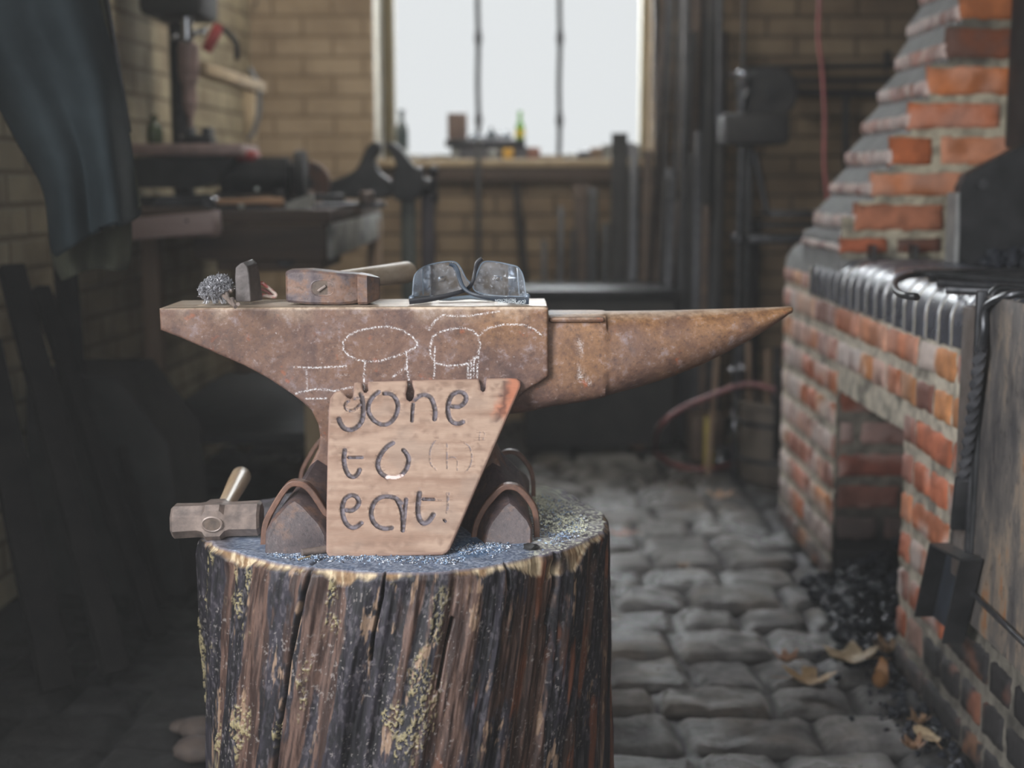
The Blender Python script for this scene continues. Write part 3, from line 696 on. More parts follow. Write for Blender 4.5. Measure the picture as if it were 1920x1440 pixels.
# ================================================================== SIGN
def Z2(x, y): return (460 + x / 3.2, 660 + y / 3.2)
def make_sign():
    b0 = PZ(620, 1043, ZT + .001); b1 = PZ(830, 1040, ZT + .001)
    Yb = (b0.y + b1.y) / 2; top = P(790, 711, 1.7655)
    # board plane through (Yb, ZT) and (1.7655, top.z)
    ang = math.atan2(1.7655 - Yb, top.z - ZT); up = Vector((0, math.sin(ang), math.cos(ang))); nrm = Vector((0, math.cos(ang), -math.sin(ang)))
    O3 = Vector((0, Yb, ZT))
    def to2(px, py):
        r = _ray(px, py); C = Vector((0, 0, H)); t = (O3 - C).dot(nrm) / r.dot(nrm); p = C + r * t
        return (p.x, (p - O3).dot(up))
    out = [(624, 1043), (829, 1039), (837, 1035), (843, 1028), (862, 985), (900, 896), (940, 805), (974, 728), (976, 722), (975, 714), (968, 708.5), (950, 707.5), (912, 708.5),
           (911, 718), (910.5, 727), (909, 732), (905, 734), (901, 730), (900.5, 721), (897.5, 709.5), (850, 710), (800, 710.5), (773, 711.5), (773, 719), (777, 731), (776, 743), (772.5, 750), (768, 752), (762, 748), (760.5, 738), (764, 722), (763.5, 712),
           (725, 713.5), (690, 714.5), (689.5, 722), (690.5, 731), (686.5, 735.5), (682, 735), (680, 729), (678, 717), (670, 715), (664, 717), (663, 728), (662, 742), (657, 747), (651, 745), (645, 738), (640, 730.5), (633, 732), (626, 736), (619, 746), (616, 768), (614, 850), (612, 950), (611.5, 1034), (616, 1041)]
    O = [to2(*p) for p in out][::-1]
    if sum(a[0] * b[1] - b[0] * a[1] for a, b in zip(O, O[1:] + O[:1])) < 0: O = O[::-1]
    L = [  # (points, half width in picture px at the letter size, darkness)
        ([(680, 275), (645, 282), (612, 298), (600, 318), (606, 342), (632, 352), (662, 340), (690, 312)], 3.0, 'r'),
        ([(695, 250), (706, 310), (706, 385), (688, 432), (645, 463), (600, 460), (573, 430), (562, 400)], 5.0, 'g'),
        ([(800, 238), (765, 268), (740, 315), (742, 365), (775, 412), (825, 435), (872, 420), (905, 375), (916, 320), (900, 275), (870, 250), (835, 248)], 4.6, 'g'),
        ([(1000, 412), (1003, 360), (1008, 310)], 3.6, 'g'), ([(1018, 285), (1045, 262), (1080, 256), (1112, 272), (1130, 310), (1140, 360), (1136, 402)], 4.8, 'g'),
        ([(1240, 325), (1285, 326), (1318, 300), (1325, 268), (1305, 243), (1270, 240), (1238, 262), (1220, 305), (1216, 350), (1225, 395), (1250, 423), (1285, 428), (1306, 418)], 4.8, 'g'),
        ([(597, 588), (592, 640), (600, 695), (622, 738), (650, 748), (675, 730), (686, 706)], 4.6, 'g'), ([(622, 632), (700, 632)], 3.4, 'g'),
        ([(885, 545), (848, 570), (810, 620), (795, 675), (812, 722), (850, 750)], 4.8, 'g'), ([(850, 748), (900, 752), (938, 738)], 3.6, 'w'), ([(940, 735), (970, 695), (980, 640), (965, 605), (950, 588)], 4.6, 'g'),
        ([(1140, 530), (1112, 578), (1106, 640), (1118, 680), (1146, 706)], 1.5, 't'), ([(1209, 550), (1211, 585)], 1.4, 't'), ([(1209, 585), (1211, 700)], 1.4, 't'), ([(1209, 642), (1240, 630), (1268, 645), (1272, 710)], .9, 't'), ([(1315, 546), (1345, 570), (1358, 620), (1350, 680), (1320, 722)], 1.3, 't'),
        ([(605, 948), (640, 950), (672, 925), (682, 895), (662, 864), (630, 860), (598, 882), (583, 930), (588, 985), (608, 1030), (640, 1052), (672, 1045), (696, 1026)], 4.6, 'g'),
        ([(935, 905), (900, 875), (855, 866), (810, 872), (775, 902), (756, 955), (765, 1010), (795, 1045), (835, 1058), (878, 1054)], 4.6, 'g'), ([(905, 880), (930, 930), (942, 985), (945, 1060)], 3.8, 'g'), ([(965, 884), (958, 950), (952, 1010), (945, 1070)], 4.2, 'g'),
        ([(1046, 845), (1040, 890), (1036, 950), (1045, 1000), (1068, 1026), (1100, 1015), (1128, 975)], 5.0, 'g'), ([(1068, 882), (1130, 884)], 3.4, 'g'), ([(1130, 888), (1175, 890)], 1.2, 't'),
        ([(1210, 845), (1213, 900), (1208, 965)], 1.4, 't'), ([(1222, 845), (1218, 940)], 1.2, 't'), ([(1194, 1008), (1200, 1014)], 3.0, 'g'), ([(1408, 480), (1402, 530)], .8, 't'), ([(1432, 478), (1436, 500), (1425, 525)], .8, 't')]
    S = []
    for pts, wd, kd in L:
        q = smooth_line([(a, b_, 0) for a, b_ in pts], 4) if len(pts) > 2 else [Vector((*p, 0)) for p in pts]
        S.append(([to2(*Z2(p.x, p.y)) for p in q], wd / 1600.0 , kd))
    pts, closed = plate(O, [s for s, _, _ in S], .005, .00095, .0042)
    V, T = cdt(O, pts); n = len(V); x, z = V[:, 0], V[:, 1]
    d = polydist(x, z, closed); r = .002; dr = np.where(d < r, (r - np.sqrt(np.maximum(0, r * r - (r - d) ** 2))) * .8, 0)
    dep = np.zeros(n); drk = np.zeros(n); wht = np.zeros(n)
    for s, w_, kd in S:
        q = polydist(x, z, s)
        if kd in 'gr':
            dep = np.maximum(dep, .0028 * np.sqrt(np.clip(1 - (q / w_) ** 2, 0, 1))); drk = np.maximum(drk, sst(w_ * 1.25, w_ * .75, q) * (.9 if kd == 'g' else .9 * sst(.3, .6, fbm(x * 900, z * 900, 0, 2, 3))))
        elif kd == 't': drk = np.maximum(drk, .7 * sst(w_ * 1.6, w_ * .4, q) * sst(.3, .5, fbm(x * 500, z * 500, 0, 2, 4))); dep = np.maximum(dep, .0004 * (q < w_))
        else: wht = np.maximum(wht, sst(w_ * 1.2, w_ * .8, q)); dep = np.maximum(dep, .001 * (q < w_))
    g1 = fbm(x * 14, z * 260, 0, 4, 2); g2 = fbm(x * 4, z * 90, 0, 4, 7); g3 = fbm(x * 45, z * 900, 0, 3, 12)
    c = mixc((.25, .155, .11), (.375, .262, .195), sst(.3, .7, .6 * g1 + .4 * g2))
    c = mixc(c, (.20, .125, .09), .75 * sst(.58, .68, g3) * sst(.35, .6, fbm(x * 12, z * 30, 0, 3, 99)))
    smudge = sst(.58, .72, fbm(x * 22, z * 22, 0, 4, 15)); c = mixc(c, (.26, .19, .15), smudge * .45)
    px, pz = x, z; tr = to2(960, 712); rx = to2(972, 725)
    scor = sst(.018, .004, polydist(x, z, [to2(945, 770), to2(962, 735), to2(968, 712)]) + .006 * (fbm(x * 160, z * 160, 0, 3, 8) - .5) * 2)
    c = mixc(c, (.40, .13, .065), scor * .8)
    scor2 = sst(.006, .001, polydist(x, z, [to2(932, 790), to2(944, 758), to2(948, 718)]) + .006 * (fbm(x * 260, z * 260, 0, 3, 18) - .5) * 2)
    c = mixc(c, (.06, .03, .025), scor2 * .75)
    c = mixc(c, (.20, .12, .10), .6 * sst(.0035, .0, d))
    burn = mixc((.045, .038, .045), (.12, .108, .13), sst(.4, .6, fbm(x * 300, z * 300, 0, 2, 6)))
    c = mixc(c, burn, drk); c = mixc(c, (.66, .52, .48), wht)
    th = .0085
    def to3(x, z, dd): return np.stack([x, O3.y + z * up.y + nrm.y * dd, O3.z + z * up.z + nrm.z * dd], 1)
    fr = to3(x, z, dr + dep); bk = to3(x, z, np.full(n, th))
    f = [t for t in T] + [[i + n for i in t][::-1] for t in T]; N = len(O); f += [[i, (i + 1) % N, (i + 1) % N + n, i + n] for i in range(N)]
    cc = np.concatenate([np.concatenate([c, np.full((n, 1), .62)], 1), np.concatenate([c * 0 + (.22, .14, .10), np.full((n, 1), .7)], 1)])
    o = obj('wooden_sign', (np.concatenate([fr, bk]), f), attrmat('routed_plywood', 500, .16, .18, .0006, spec=.35, stretch=(.15, 1, 1)), None, True, col=cc)
    autosm(o, 60); tag(o, 'plywood offcut sign with burnt letters leaning against the anvil front', 'sign')
make_sign()

# ================================================================== FORGE
M['brick'] = attrmat('old_red_brick', 130, .30, .6, .003, spec=.3)
M['mortar'] = attrmat('lime_mortar', 90, .30, .7, .004, spec=.2)
class BW:
    """brick faces and mortar on a plane, gathered with their own colours"""
    def __init__(s): s.v = []; s.f = []; s.c = []; s.mv = []; s.mf = []; s.mc = []
    def brick(s, fr, u0, u1, v0, v1, col, proud=.005, res=.012, wash=0, sootf=0):
        O, U, V_, N = fr
        us = np.concatenate([[u0, u0 + .0035], np.linspace(u0 + .008, u1 - .008, max(2, int((u1 - u0) / res))), [u1 - .0035, u1]])
        vs = np.concatenate([[v0, v0 + .0035], np.linspace(v0 + .008, v1 - .008, max(2, int((v1 - v0) / res))), [v1 - .0035, v1]])
        Ug, Vg = np.meshgrid(us, vs); sd = random.randint(0, 9999)
        e = np.minimum(np.minimum(Ug - u0, u1 - Ug), np.minimum(Vg - v0, v1 - Vg))
        n = fbm(Ug * 55, Vg * 55, sd, 4, 3); h = -.012 + (.012 + proud) * sst(-.001, .007, e + (n - .5) * .008) + (n - .5) * .005
        jo = (fbm(Ug * 30, Vg * 30, sd + 3, 3, 8) - .5) * .006 * (e < .001)
        p = O[None, None] + (Ug + jo)[..., None] * U + (Vg + jo)[..., None] * V_ + h[..., None] * N
        gx = p[..., 0] * 9 + p[..., 1] * 7; gz = p[..., 2] * 9
        a = fbm(p[..., 1] * 26 + p[..., 0] * 26, p[..., 2] * 26, 0, 4, 5); w_ = fbm(p[..., 1] * 8 + p[..., 0] * 8, p[..., 2] * 8, 0, 4, 6)
        c = mixc(np.array(col) * .62, np.array(col) * 1.12, sst(.3, .68, a))
        c = mixc(c, (.66, .60, .56), np.clip(wash * sst(.38, .62, w_ + (a - .5) * .4), 0, 1) * .85)
        if np.any(sootf): c = mixc(c, (.022, .02, .021), np.clip(sootf * (.55 * min(1, sootf) + .45 * sst(.35, .55, w_ * .6 + a * .4)), 0, 1))
        base = len(s.v) and sum(len(q) for q in s.v) or 0
        ny, nx = Ug.shape; i = np.arange(nx - 1)[None] + np.arange(ny - 1)[:, None] * nx + base
        s.v.append(p.reshape(-1, 3)); s.f += np.stack([i, i + 1, i + nx + 1, i + nx], -1).reshape(-1, 4).tolist()
        s.c.append(np.concatenate([c.reshape(-1, 3), np.full((nx * ny, 1), .72)], 1))
    def mortar(s, fr, u0, u1, v0, v1, col=(.64, .58, .47), hole=None, soot=None, res=.009):
        O, U, V_, N = fr; us = np.linspace(u0, u1, max(2, int((u1 - u0) / res))); vs = np.linspace(v0, v1, max(2, int((v1 - v0) / res)))
        Ug, Vg = np.meshgrid(us, vs); n = fbm(Ug * 60, Vg * 60, 5, 4, 13); p = O[None, None] + Ug[..., None] * U + Vg[..., None] * V_ + ((n - .5) * .007 - .001)[..., None] * N
        c = mixc(np.array(col) * .6, np.array(col) * 1.12, sst(.3, .65, n)); c = mixc(c, (.10, .095, .085), .6 * sst(.58, .7, fbm(Ug * 13, Vg * 13, 2, 3, 14)))
        if soot is not None: c = mixc(c, (.02, .019, .02), np.clip(soot(p[..., 0], p[..., 1], p[..., 2]), 0, 1))
        base = sum(len(q) for q in s.mv); ny, nx = Ug.shape; i = np.arange(nx - 1)[None] + np.arange(ny - 1)[:, None] * nx
        f = np.stack([i, i + 1, i + nx + 1, i + nx], -1).reshape(-1, 4)
        if hole is not None:
            cu = (Ug[:-1, :-1] + Ug[1:, 1:]).ravel() / 2; cv = (Vg[:-1, :-1] + Vg[1:, 1:]).ravel() / 2
            f = f[~((cu > hole[0]) & (cu < hole[1]) & (cv > hole[2]) & (cv < hole[3]))]
        s.mv.append(p.reshape(-1, 3)); s.mf += (f + base).tolist(); s.mc.append(np.concatenate([c.reshape(-1, 3), np.full((nx * ny, 1), .9)], 1))
    def make(s, name, mname, parent):
        o = obj(name, (np.concatenate(s.v), s.f), M['brick'], parent, True, col=np.concatenate(s.c))
        if s.mv: obj(mname, (np.concatenate(s.mv), s.mf), M['mortar'], parent, True, col=np.concatenate(s.mc))
        return o
XF = .742; ZH = .755
PAL = [(.62, .21, .095), (.58, .18, .09), (.66, .27, .14), (.52, .22, .15), (.60, .36, .28), (.36, .16, .12), (.66, .29, .12)]
FR = thing('forge', (XF + .5, 2.9, 0), 'red brick blacksmith forge with dark rounded coping and stepped chimney shoulder', 'forge')
FY0, FY1 = 1.5, 3.82
OP = (2.62, 3.18, 0.0, .462)             # opening in the side: depth range, height range
def fr_side(x): return (np.array([x, FY1, 0.]), np.array([0, -1., 0]), np.array([0, 0, 1.]), np.array([-1., 0, 0]))   # u runs towards the camera
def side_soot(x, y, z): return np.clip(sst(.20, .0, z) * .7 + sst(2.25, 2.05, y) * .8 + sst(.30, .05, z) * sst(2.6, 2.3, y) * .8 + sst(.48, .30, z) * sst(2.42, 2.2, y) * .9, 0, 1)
bw = BW(); fs = fr_side(XF); pitch = .0745; k = 0; z = .655 - .004
zs = []
while z > 0: zs.append(z); z -= pitch
for r, zt in enumerate(zs):
    stretcher = (r % 2 == 0); u = 0.0 if r % 2 else -.055
    while u < FY1 - FY0:
        L = .222 if stretcher else .106
        if random.random() < .12: L = .106
        u0, u1 = max(u, 0) + .006, u + L - .008; u += L
        if u1 - u0 < .03: continue
        Yc = FY1 - (u0 + u1) / 2; z0, z1 = max(zt - pitch + .015, .001), zt
        segs = [(u0, u1)]
        hu0, hu1 = FY1 - OP[1], FY1 - OP[0]
        if z0 < OP[3] - .012:
            segs = []
            if u0 < hu0: segs.append((u0, min(u1, hu0 - .002)))
            if u1 > hu1: segs.append((max(u0, hu1 + .002), u1))
        for a, b_ in segs:
            if b_ - a < .02: continue
            if Yc < 1.9 and z0 > .2: continue
            c = random.choice(PAL); wash = .55 if Yc > 3.18 else .25
            if Yc < 2.6: wash = .30 + .7 * (z0 < .45)
            if Yc > 3.2 and z0 < .45: wash = .9
            if random.random() < .10: wash = 1.3
            if r == 1 and 2.95 < Yc < 3.15: wash = 3
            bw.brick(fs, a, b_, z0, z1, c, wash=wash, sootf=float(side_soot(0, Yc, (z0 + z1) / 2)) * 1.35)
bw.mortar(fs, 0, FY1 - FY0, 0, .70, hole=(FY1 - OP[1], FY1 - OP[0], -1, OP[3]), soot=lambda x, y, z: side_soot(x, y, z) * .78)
bw.make('side_wall', 'side_mortar', FR)
# back corner face and inner reveals of the opening
bw = BW(); dk = lambda x, y, z: sst(.30, .05, z) * .9 + .25
for (yy, nrm_, u0, u1, ztop) in ((OP[1], -1, 0, .62, OP[3]),):
    fr_ = (np.array([XF, yy, 0.]), np.array([1., 0, 0]), np.array([0, 0, 1.]), np.array([0, -1., 0]))
    r = 0; zt = ztop
    while zt > .0:
        u = -.06 * (r % 2)
        while u < u1:
            L = random.choice([.22, .22, .11]); a, b_ = max(u, 0) + .005, min(u + L, u1) - .005; u += L
            if b_ - a > .03: bw.brick(fr_, a, b_, max(zt - pitch + .014, .001), zt, random.choice([(.24, .075, .05), (.30, .09, .05), (.19, .08, .06)]), wash=.35, sootf=float(sst(.26, .10, zt)) * 1.3, proud=.003)
        zt -= pitch; r += 1
    bw.mortar(fr_, 0, u1, 0, ztop, (.26, .23, .19), soot=dk)
fr_ = (np.array([XF + .62, OP[1], 0.]), np.array([0, -1., 0]), np.array([0, 0, 1.]), np.array([-1., 0, 0]))
bw.mortar(fr_, 0, OP[1] - OP[0], 0, OP[3], (.09, .08, .07))
fr_ = (np.array([XF + .62, OP[0], 0.]), np.array([-1., 0, 0]), np.array([0, 0, 1.]), np.array([0, 1., 0]))
bw.mortar(fr_, 0, .62, 0, OP[3], (.30, .27, .22), soot=dk)
fr_ = (np.array([XF, OP[1], OP[3]]), np.array([1., 0, 0]), np.array([0, -1., 0]), np.array([0, 0, -1.]))
bw.mortar(fr_, 0, .62, 0, OP[1] - OP[0], (.25, .20, .16))
bw.make('ash_hole_lining', 'ash_hole_mortar', FR)
bw = BW(); fb = (np.array([XF, FY1, 0.]), np.array([1., 0, 0]), np.array([0, 0, 1.]), np.array([0, 1., 0]))
for r, zt in enumerate(zs):
    u = -.055 * (r % 2)
    while u < 1.2:
        a, b_ = max(u, 0) + .005, u + .22 - .005; u += .222; bw.brick(fb, a, b_, max(zt - pitch + .011, .001), zt, random.choice(PAL), res=.03)
bw.mortar(fb, 0, 1.2, 0, .70, res=.03); bw.make('rear_wall', 'rear_mortar', FR)
# hearth slab (solid core keeps every view closed)
m = MB().box((XF + .075, FY0, .47), (2.2, FY1 - .02, ZH - .004), .004); m.box((XF + .63, FY0, 0), (2.2, FY1 - .02, .49)); m.box((XF + .015, FY0, 0), (2.2, OP[0] - .015, .49)); m.box((XF + .015, OP[1] + .015, 0), (2.2, FY1 - .02, .49))
m.box((XF + .03, FY0, .47), (XF + .08, FY1 - .02, .66))
M['hearth'] = plain('sooty_cast_hearth', (.055, .058, .064), (.12, .12, .125), 18, .33, .2, .25, stretch=(1, 3, 1))
m.make('hearth_bed', M['hearth'], FR)
# bullnose coping bricks, glazed blue-black
m, nt, b = newmat('blue_black_glazed_brick'); v = coords(nt); n = noise(nt, v, 24, 6, .65); n2 = noise(nt, v, 7, 3)
c = ramp(nt, n, [(.32, (.030, .034, .046)), (.58, (.085, .092, .115)), (.72, (.15, .12, .12))]).outputs[0]
nt.links.new(c, b.inputs['Base Color']); setr(nt, b, ramp(nt, n2, [(.3, .20), (.7, .42)]).outputs[0], .0, .9); bump(nt, b, n, .35, .003); M['glaze'] = m
def coping_profile(off=0):
    r = .062; cx, cz = XF - .002 + r, ZH - r + off; pts = [(XF - .002 - off, .655)]
    for k in range(0, 9):
        a = PI - (PI / 2) * k / 8; pts.append((cx + (r + off * 0) * math.cos(a) - off, cz + r * math.sin(a)))
    pts.append((XF + .20, ZH + off)); return pts
cop = MB(); jt = MB(); y = 3.50; kk = 0
gcol = []
while y > 1.6:
    w_ = random.uniform(.066, .076); dz = random.uniform(-.002, .002); prof = coping_profile(.003)
    y0, y1 = y - w_, y - .010
    ring = []
    n_ = len(prof)
    for yy, ins in ((y1, .004), (y1 - .003, 0), (y0 + .003, 0), (y0, .004)):
        ring.append([(px_ + ins, yy, pz_ - ins + dz) for px_, pz_ in prof] + [(XF + .20, yy, .70), (XF + .05, yy, .655)])
    L = loft(ring); cop.add(L.v, L.f); y -= w_
cop.make('bullnose_coping', M['glaze'], FR, True, 40)
prof = coping_profile(.0008); ring = [[(a, yy, b_) for a, b_ in prof] + [(XF + .2, yy, .69), (XF + .05, yy, .655)] for yy in (3.51, 1.6)]
M['cream'] = plain('cream_pointing', (.52, .46, .33), (.36, .31, .22), 30, .85, 0, .4)
loft(ring).make('coping_pointing', M['cream'], FR)
# far end: cement haunch over ordinary bricks
M['cement'] = plain('grey_cement', (.21, .21, .205), (.13, .13, .13), 25, .85, 0, .5)
prof = [(XF, .70)] + [(XF + .055 + .055 * math.cos(PI - PI / 2 * k / 6), .70 + .068 * math.sin(PI / 2 * k / 6)) for k in range(1, 7)] + [(XF + .3, .77), (XF + .3, .70)]
loft([[(a, yy, b_) for a, b_ in prof] for yy in (FY1 + .01, 3.515)]).make('cement_haunch', M['cement'], FR)
bw = BW()
for a, b_ in ((.005, .10), (.112, .21), (.222, .31)): bw.brick(fs, a, b_, .660, .705, random.choice(PAL), wash=.3)
bw.make('corner_bricks', None, FR)
# stepped chimney shoulder
YS0, YS1 = 3.20, 3.62
fp = [(1573, 477), (1599, 435), (1633, 370), (1667.5, 312), (1702, 244), (1736, 181), (1772, 112), (1797, 40), (1825, -28), (1850, -90), (1876, -155)]
st = [P(a, b_, YS0) for a, b_ in fp]
prof = []
for i, p in enumerate(st):
    nxt = st[i + 1] if i + 1 < len(st) else Vector((p.x + .03, 0, p.z + .08))
    hb = (nxt.z - p.z) * (.48 if i else .75); prof += [(p.x + .004, p.z), (p.x + .004, p.z + hb)]
prof = [(st[0].x + .004, .70)] + prof + [(st[-1].x + .05, 2.5), (2.2, 2.5), (2.2, .70)]
o = MB().prism(prof, YS0 + .006, YS1, 'xz').make('chimney_core', M['cement'], FR, False)
bw = BW(); ff = (np.array([0., YS0, 0]), np.array([1., 0, 0]), np.array([0, 0, 1.]), np.array([0, -1., 0]))
OR = [(.50, .13, .035), (.44, .12, .04), (.55, .17, .05), (.40, .15, .08), (.36, .10, .045)]
def stk_soot(x, y, z): return sst(1.08, 1.22, x + .10 * (fbm(x * 10, z * 10, 0, 3, 5) - .5)) + sst(1.16, 1.20, z) * sst(1.13, 1.05, x) * .8
for i in range(26):
    if i < len(st): x0, z0 = st[i].x, st[i].z; z1 = (st[i + 1].z if i + 1 < len(st) else z0 + .08) - .012
    else: x0, z0 = st[-1].x + .05, st[-1].z + .08 * (i - len(st) + 1); z1 = z0 + .068
    if z0 > 2.4: break
    u = x0; k = i
    while u < 1.9:
        L = [.215, .105][(k) % 2] if i % 2 == 0 else [.105, .215, .215][(k) % 3]
        if i == 0: L = .12
        k += 1; a, b_ = u + (.0 if u == x0 else .006), u + L - .006; u += L
        so = float(stk_soot((a + b_) / 2, 0, (z0 + z1) / 2)) * 1.2
        if i == 0 and a > x0 + .1: so = .9
        bw.brick(ff, a, b_, z0, z1, random.choice(OR), wash=.25 if random.random() < .4 else 0, sootf=so, proud=.006)
    # side (end) bricks, coloured paler for the window light on this face
    fe = (np.array([x0, YS1, 0.]), np.array([0, -1., 0]), np.array([0, 0, 1.]), np.array([-1., 0, 0])); hb = (z1 + .012 - z0) * (.50 if i < len(st) else .86); u = 0.0; k = i
    while u < YS1 - YS0 - .02:
        L = [.105, .105, .215][k % 3]; k += 1; a, b_ = u + .004, min(u + L - .004, YS1 - YS0); u += L
        if b_ - a > .03: bw.brick(fe, a, b_, z0 + .002, z0 + hb, random.choice([(.50, .30, .26), (.52, .34, .30), (.50, .24, .18)]), wash=.75, proud=.004)
bw.mortar(ff, .745, 1.95, .755, .85, (.44, .39, .29), soot=stk_soot)
for i in range(1, 22):
    if i < len(st): x0, z0 = st[i].x + .008, st[i].z; z1 = st[i + 1].z if i + 1 < len(st) else z0 + .08
    else: x0, z0 = st[-1].x + .055, st[-1].z + .08 * (i - len(st) + 1); z1 = z0 + .08
    bw.mortar(ff, x0, 1.95, z0 - .012, z1 - .008, (.44, .39, .29), soot=stk_soot)
bw.make('chimney_shoulder', 'chimney_mortar', FR)
# smoke hood and tuyere back plate, both sooty sheet iron
m = MB().box((1.100, 3.02, P(1885, 275, 3.1).z), (2.2, 3.19, 2.5), .004)
m.make('smoke_hood', M['soot'], FR)
pl_ = [P(1789, 462, 3.02), P(1789, 352, 3.02), P(1800, 328, 3.02), P(1825, 314, 3.02), P(1925, 262, 3.02)]
poly = [(p.x, p.z) for p in pl_] + [(1.5, pl_[-1].z + .12), (1.5, ZH - .01), (pl_[0].x, ZH - .01)]
tp = MB().prism(poly, 2.98, 3.02, 'xz').make('tuyere_plate', M['black_iron'], FR, True, 30)
c = P(1843, 345, 2.98); MB().lathe([(.011, 0), (.011, .003), (.006, .008)], c + Vector((0, -.006, 0)), 12, 'y').make('rivet', M['steel_dark'], tp)
MB().box((pl_[0].x - .010, 2.985, ZH - .005), (pl_[0].x - .001, 3.05, pl_[1].z - .01)).make('plate_flange', plain('grey_flange_edge', (.28, .28, .27), (.20, .20, .2), 30, .5), tp, False)
for px in (1634, 1712):
    p = P(px, 470, 3.16); MB().box((p.x - .002, 3.13, ZH - .004), (p.x + .003, 3.19, .79)).make('hearth_divider', M['steel_dark'], FR, False)
# rusty sheet iron cladding on the near part, with its folded edge
m, nt, b = newmat('rusty_grey_sheet_iron'); v = coords(nt, (1, 1, .35)); n = noise(nt, v, 16, 7, .7); n2 = noise(nt, coords(nt), 70, 5)
c = ramp(nt, n, [(.34, (.055, .052, .055)), (.50, (.13, .115, .105)), (.60, (.26, .20, .15)), (.66, (.30, .13, .05))]).outputs[0]
c = mixn(nt, ramp(nt, n2, [(.56, 0), (.68, .6)]).outputs[0], c, (.035, .03, .03)); nt.links.new(c, b.inputs['Base Color']); setr(nt, b, .6, .1); bump(nt, b, n2, .4, .003); M['sheet'] = m
ys = P(1868, 600, 2.05).y; 
yA = XF * F / (1862 - 960) * .99
sh = MB().box((XF - .022, FY0, .24), (XF - .012, yA, ZH + .004), .002).make('iron_cladding', M['sheet'], FR)
MB().box((XF - .034, yA - .012, .26), (XF - .010, yA, ZH + .010), .003).make('folded_edge', M['steel_dark'], sh)
MB().box((XF - .030, yA, .30), (XF - .004, yA + .07, ZH - .02), .003).make('iron_upright', plain('brown_sheet_upright', (.085, .065, .055), (.14, .12, .11), 30, .5, .1), sh)
MB().tube([(XF - .03, yA - .02, .300), (XF - .032, 1.9, .296), (XF - .032, 1.6, .29)], .004, 8).make('wire', M['steel_dark'], sh)

def rock(m, c, s):
    bm = bmesh.new(); bmesh.ops.create_icosphere(bm, subdivisions=1, radius=1); sx, sy, sz = [s * random.uniform(.6, 1.15) for _ in range(3)]
    R = Matrix.Rotation(random.uniform(0, 6), 3, 'X') @ Matrix.Rotation(random.uniform(0, 6), 3, 'Z'); vs = []
    for v in bm.verts: q = v.co * random.uniform(.75, 1.15); vs.append(Vector(c) + R @ Vector((q.x * sx, q.y * sy, q.z * sz)))
    m.add(vs, [[v.index for v in f.verts] for f in bm.faces]); bm.free()
M['coal'] = plain('glossy_coal', (.008, .009, .012), (.024, .027, .036), 30, .58, 0, .4, spec=.3)
m = MB()
for _ in range(1100):
    x = random.uniform(.98, 1.6); y = random.uniform(2.35, 2.98); h = .075 * math.exp(-((y - 2.85) / .25) ** 2) * min(1, max(0, (x - .96) / .2)) + .012 * random.random()
    rock(m, (x, y, ZH + h * random.uniform(.3, 1)), random.uniform(.008, .020))
tag(m.make('hearth_coal', M['coal'], None, False), 'heap of glossy black coal lying on the forge hearth', 'coal', kind='stuff')
m = MB()
for _ in range(900):
    x = random.uniform(XF - .07, XF + .5); y = random.uniform(2.66, 3.17); h = .10 * sst(0, .25, x - XF + .1) * sst(2.62, 2.9, y)
    rock(m, (x, y, .008 + h * random.uniform(.2, 1)), random.uniform(.008, .024))
tag(m.make('ash_hole_coal', M['coal'], None, False), 'black coal and clinker spilling from the opening at the foot of the forge', 'coal', kind='stuff')
m = MB()
for _ in range(260):
    y = random.uniform(1.95, 2.75); x = XF - abs(random.gauss(.0, .05)) - .005; rock(m, (x, y, .004), random.uniform(.003, .010))
tag(m.make('coal_grit', M['coal'], None, False), 'scattered black coal grit along the foot of the forge wall', 'coal', kind='stuff')

# flat bar, poker with curled end and rods lying on the hearth
zt = ZH + .006
a, b_ = PZ(1722, 511, zt + .006), PZ(1990, 506, zt + .006)
tag(MB().obox(a, b_, .035, .009, .0015).make('flat_bar', M['black_iron']), 'flat black iron bar lying across the forge hearth', 'iron bar')
zz = zt + .010
hp = [PZ(1722, 558, ZH + .009), PZ(1714, 556, zz), PZ(1690, 552, zz), PZ(1678, 540, zz), PZ(1682, 526, zz), PZ(1705, 517, zz), PZ(1745, 514.5, zz), PZ(1830, 521, zz), PZ(1990, 531, zz)]
pts = smooth_line(hp, 8)
tag(MB().tube(pts, [.0052 if i > 6 else .0025 + .0005 * i for i in range(len(pts))], 10).make('hooked_poker', M['black_iron']), 'black iron poker with a curled hook end hanging over the glazed coping', 'poker')
for i, (x0, y0, x1, y1, dz) in enumerate(((1745, 522, 1990, 516, .003), (1760, 531, 1990, 545, .0), (1775, 544, 1990, 553, 0))):
    a, b_ = PZ(x0, y0, zt + dz), PZ(x1, y1, zt + dz)
    tag(MB().tube([a, b_], .0065, 8).make('iron_rod', M['steel_dark']), ['thin iron rod on the hearth nearest the flat bar', 'middle thin iron rod on the hearth between two others', 'thin iron rod on the hearth nearest the shovel handle'][i], 'iron rod', 'iron rods on the forge hearth')
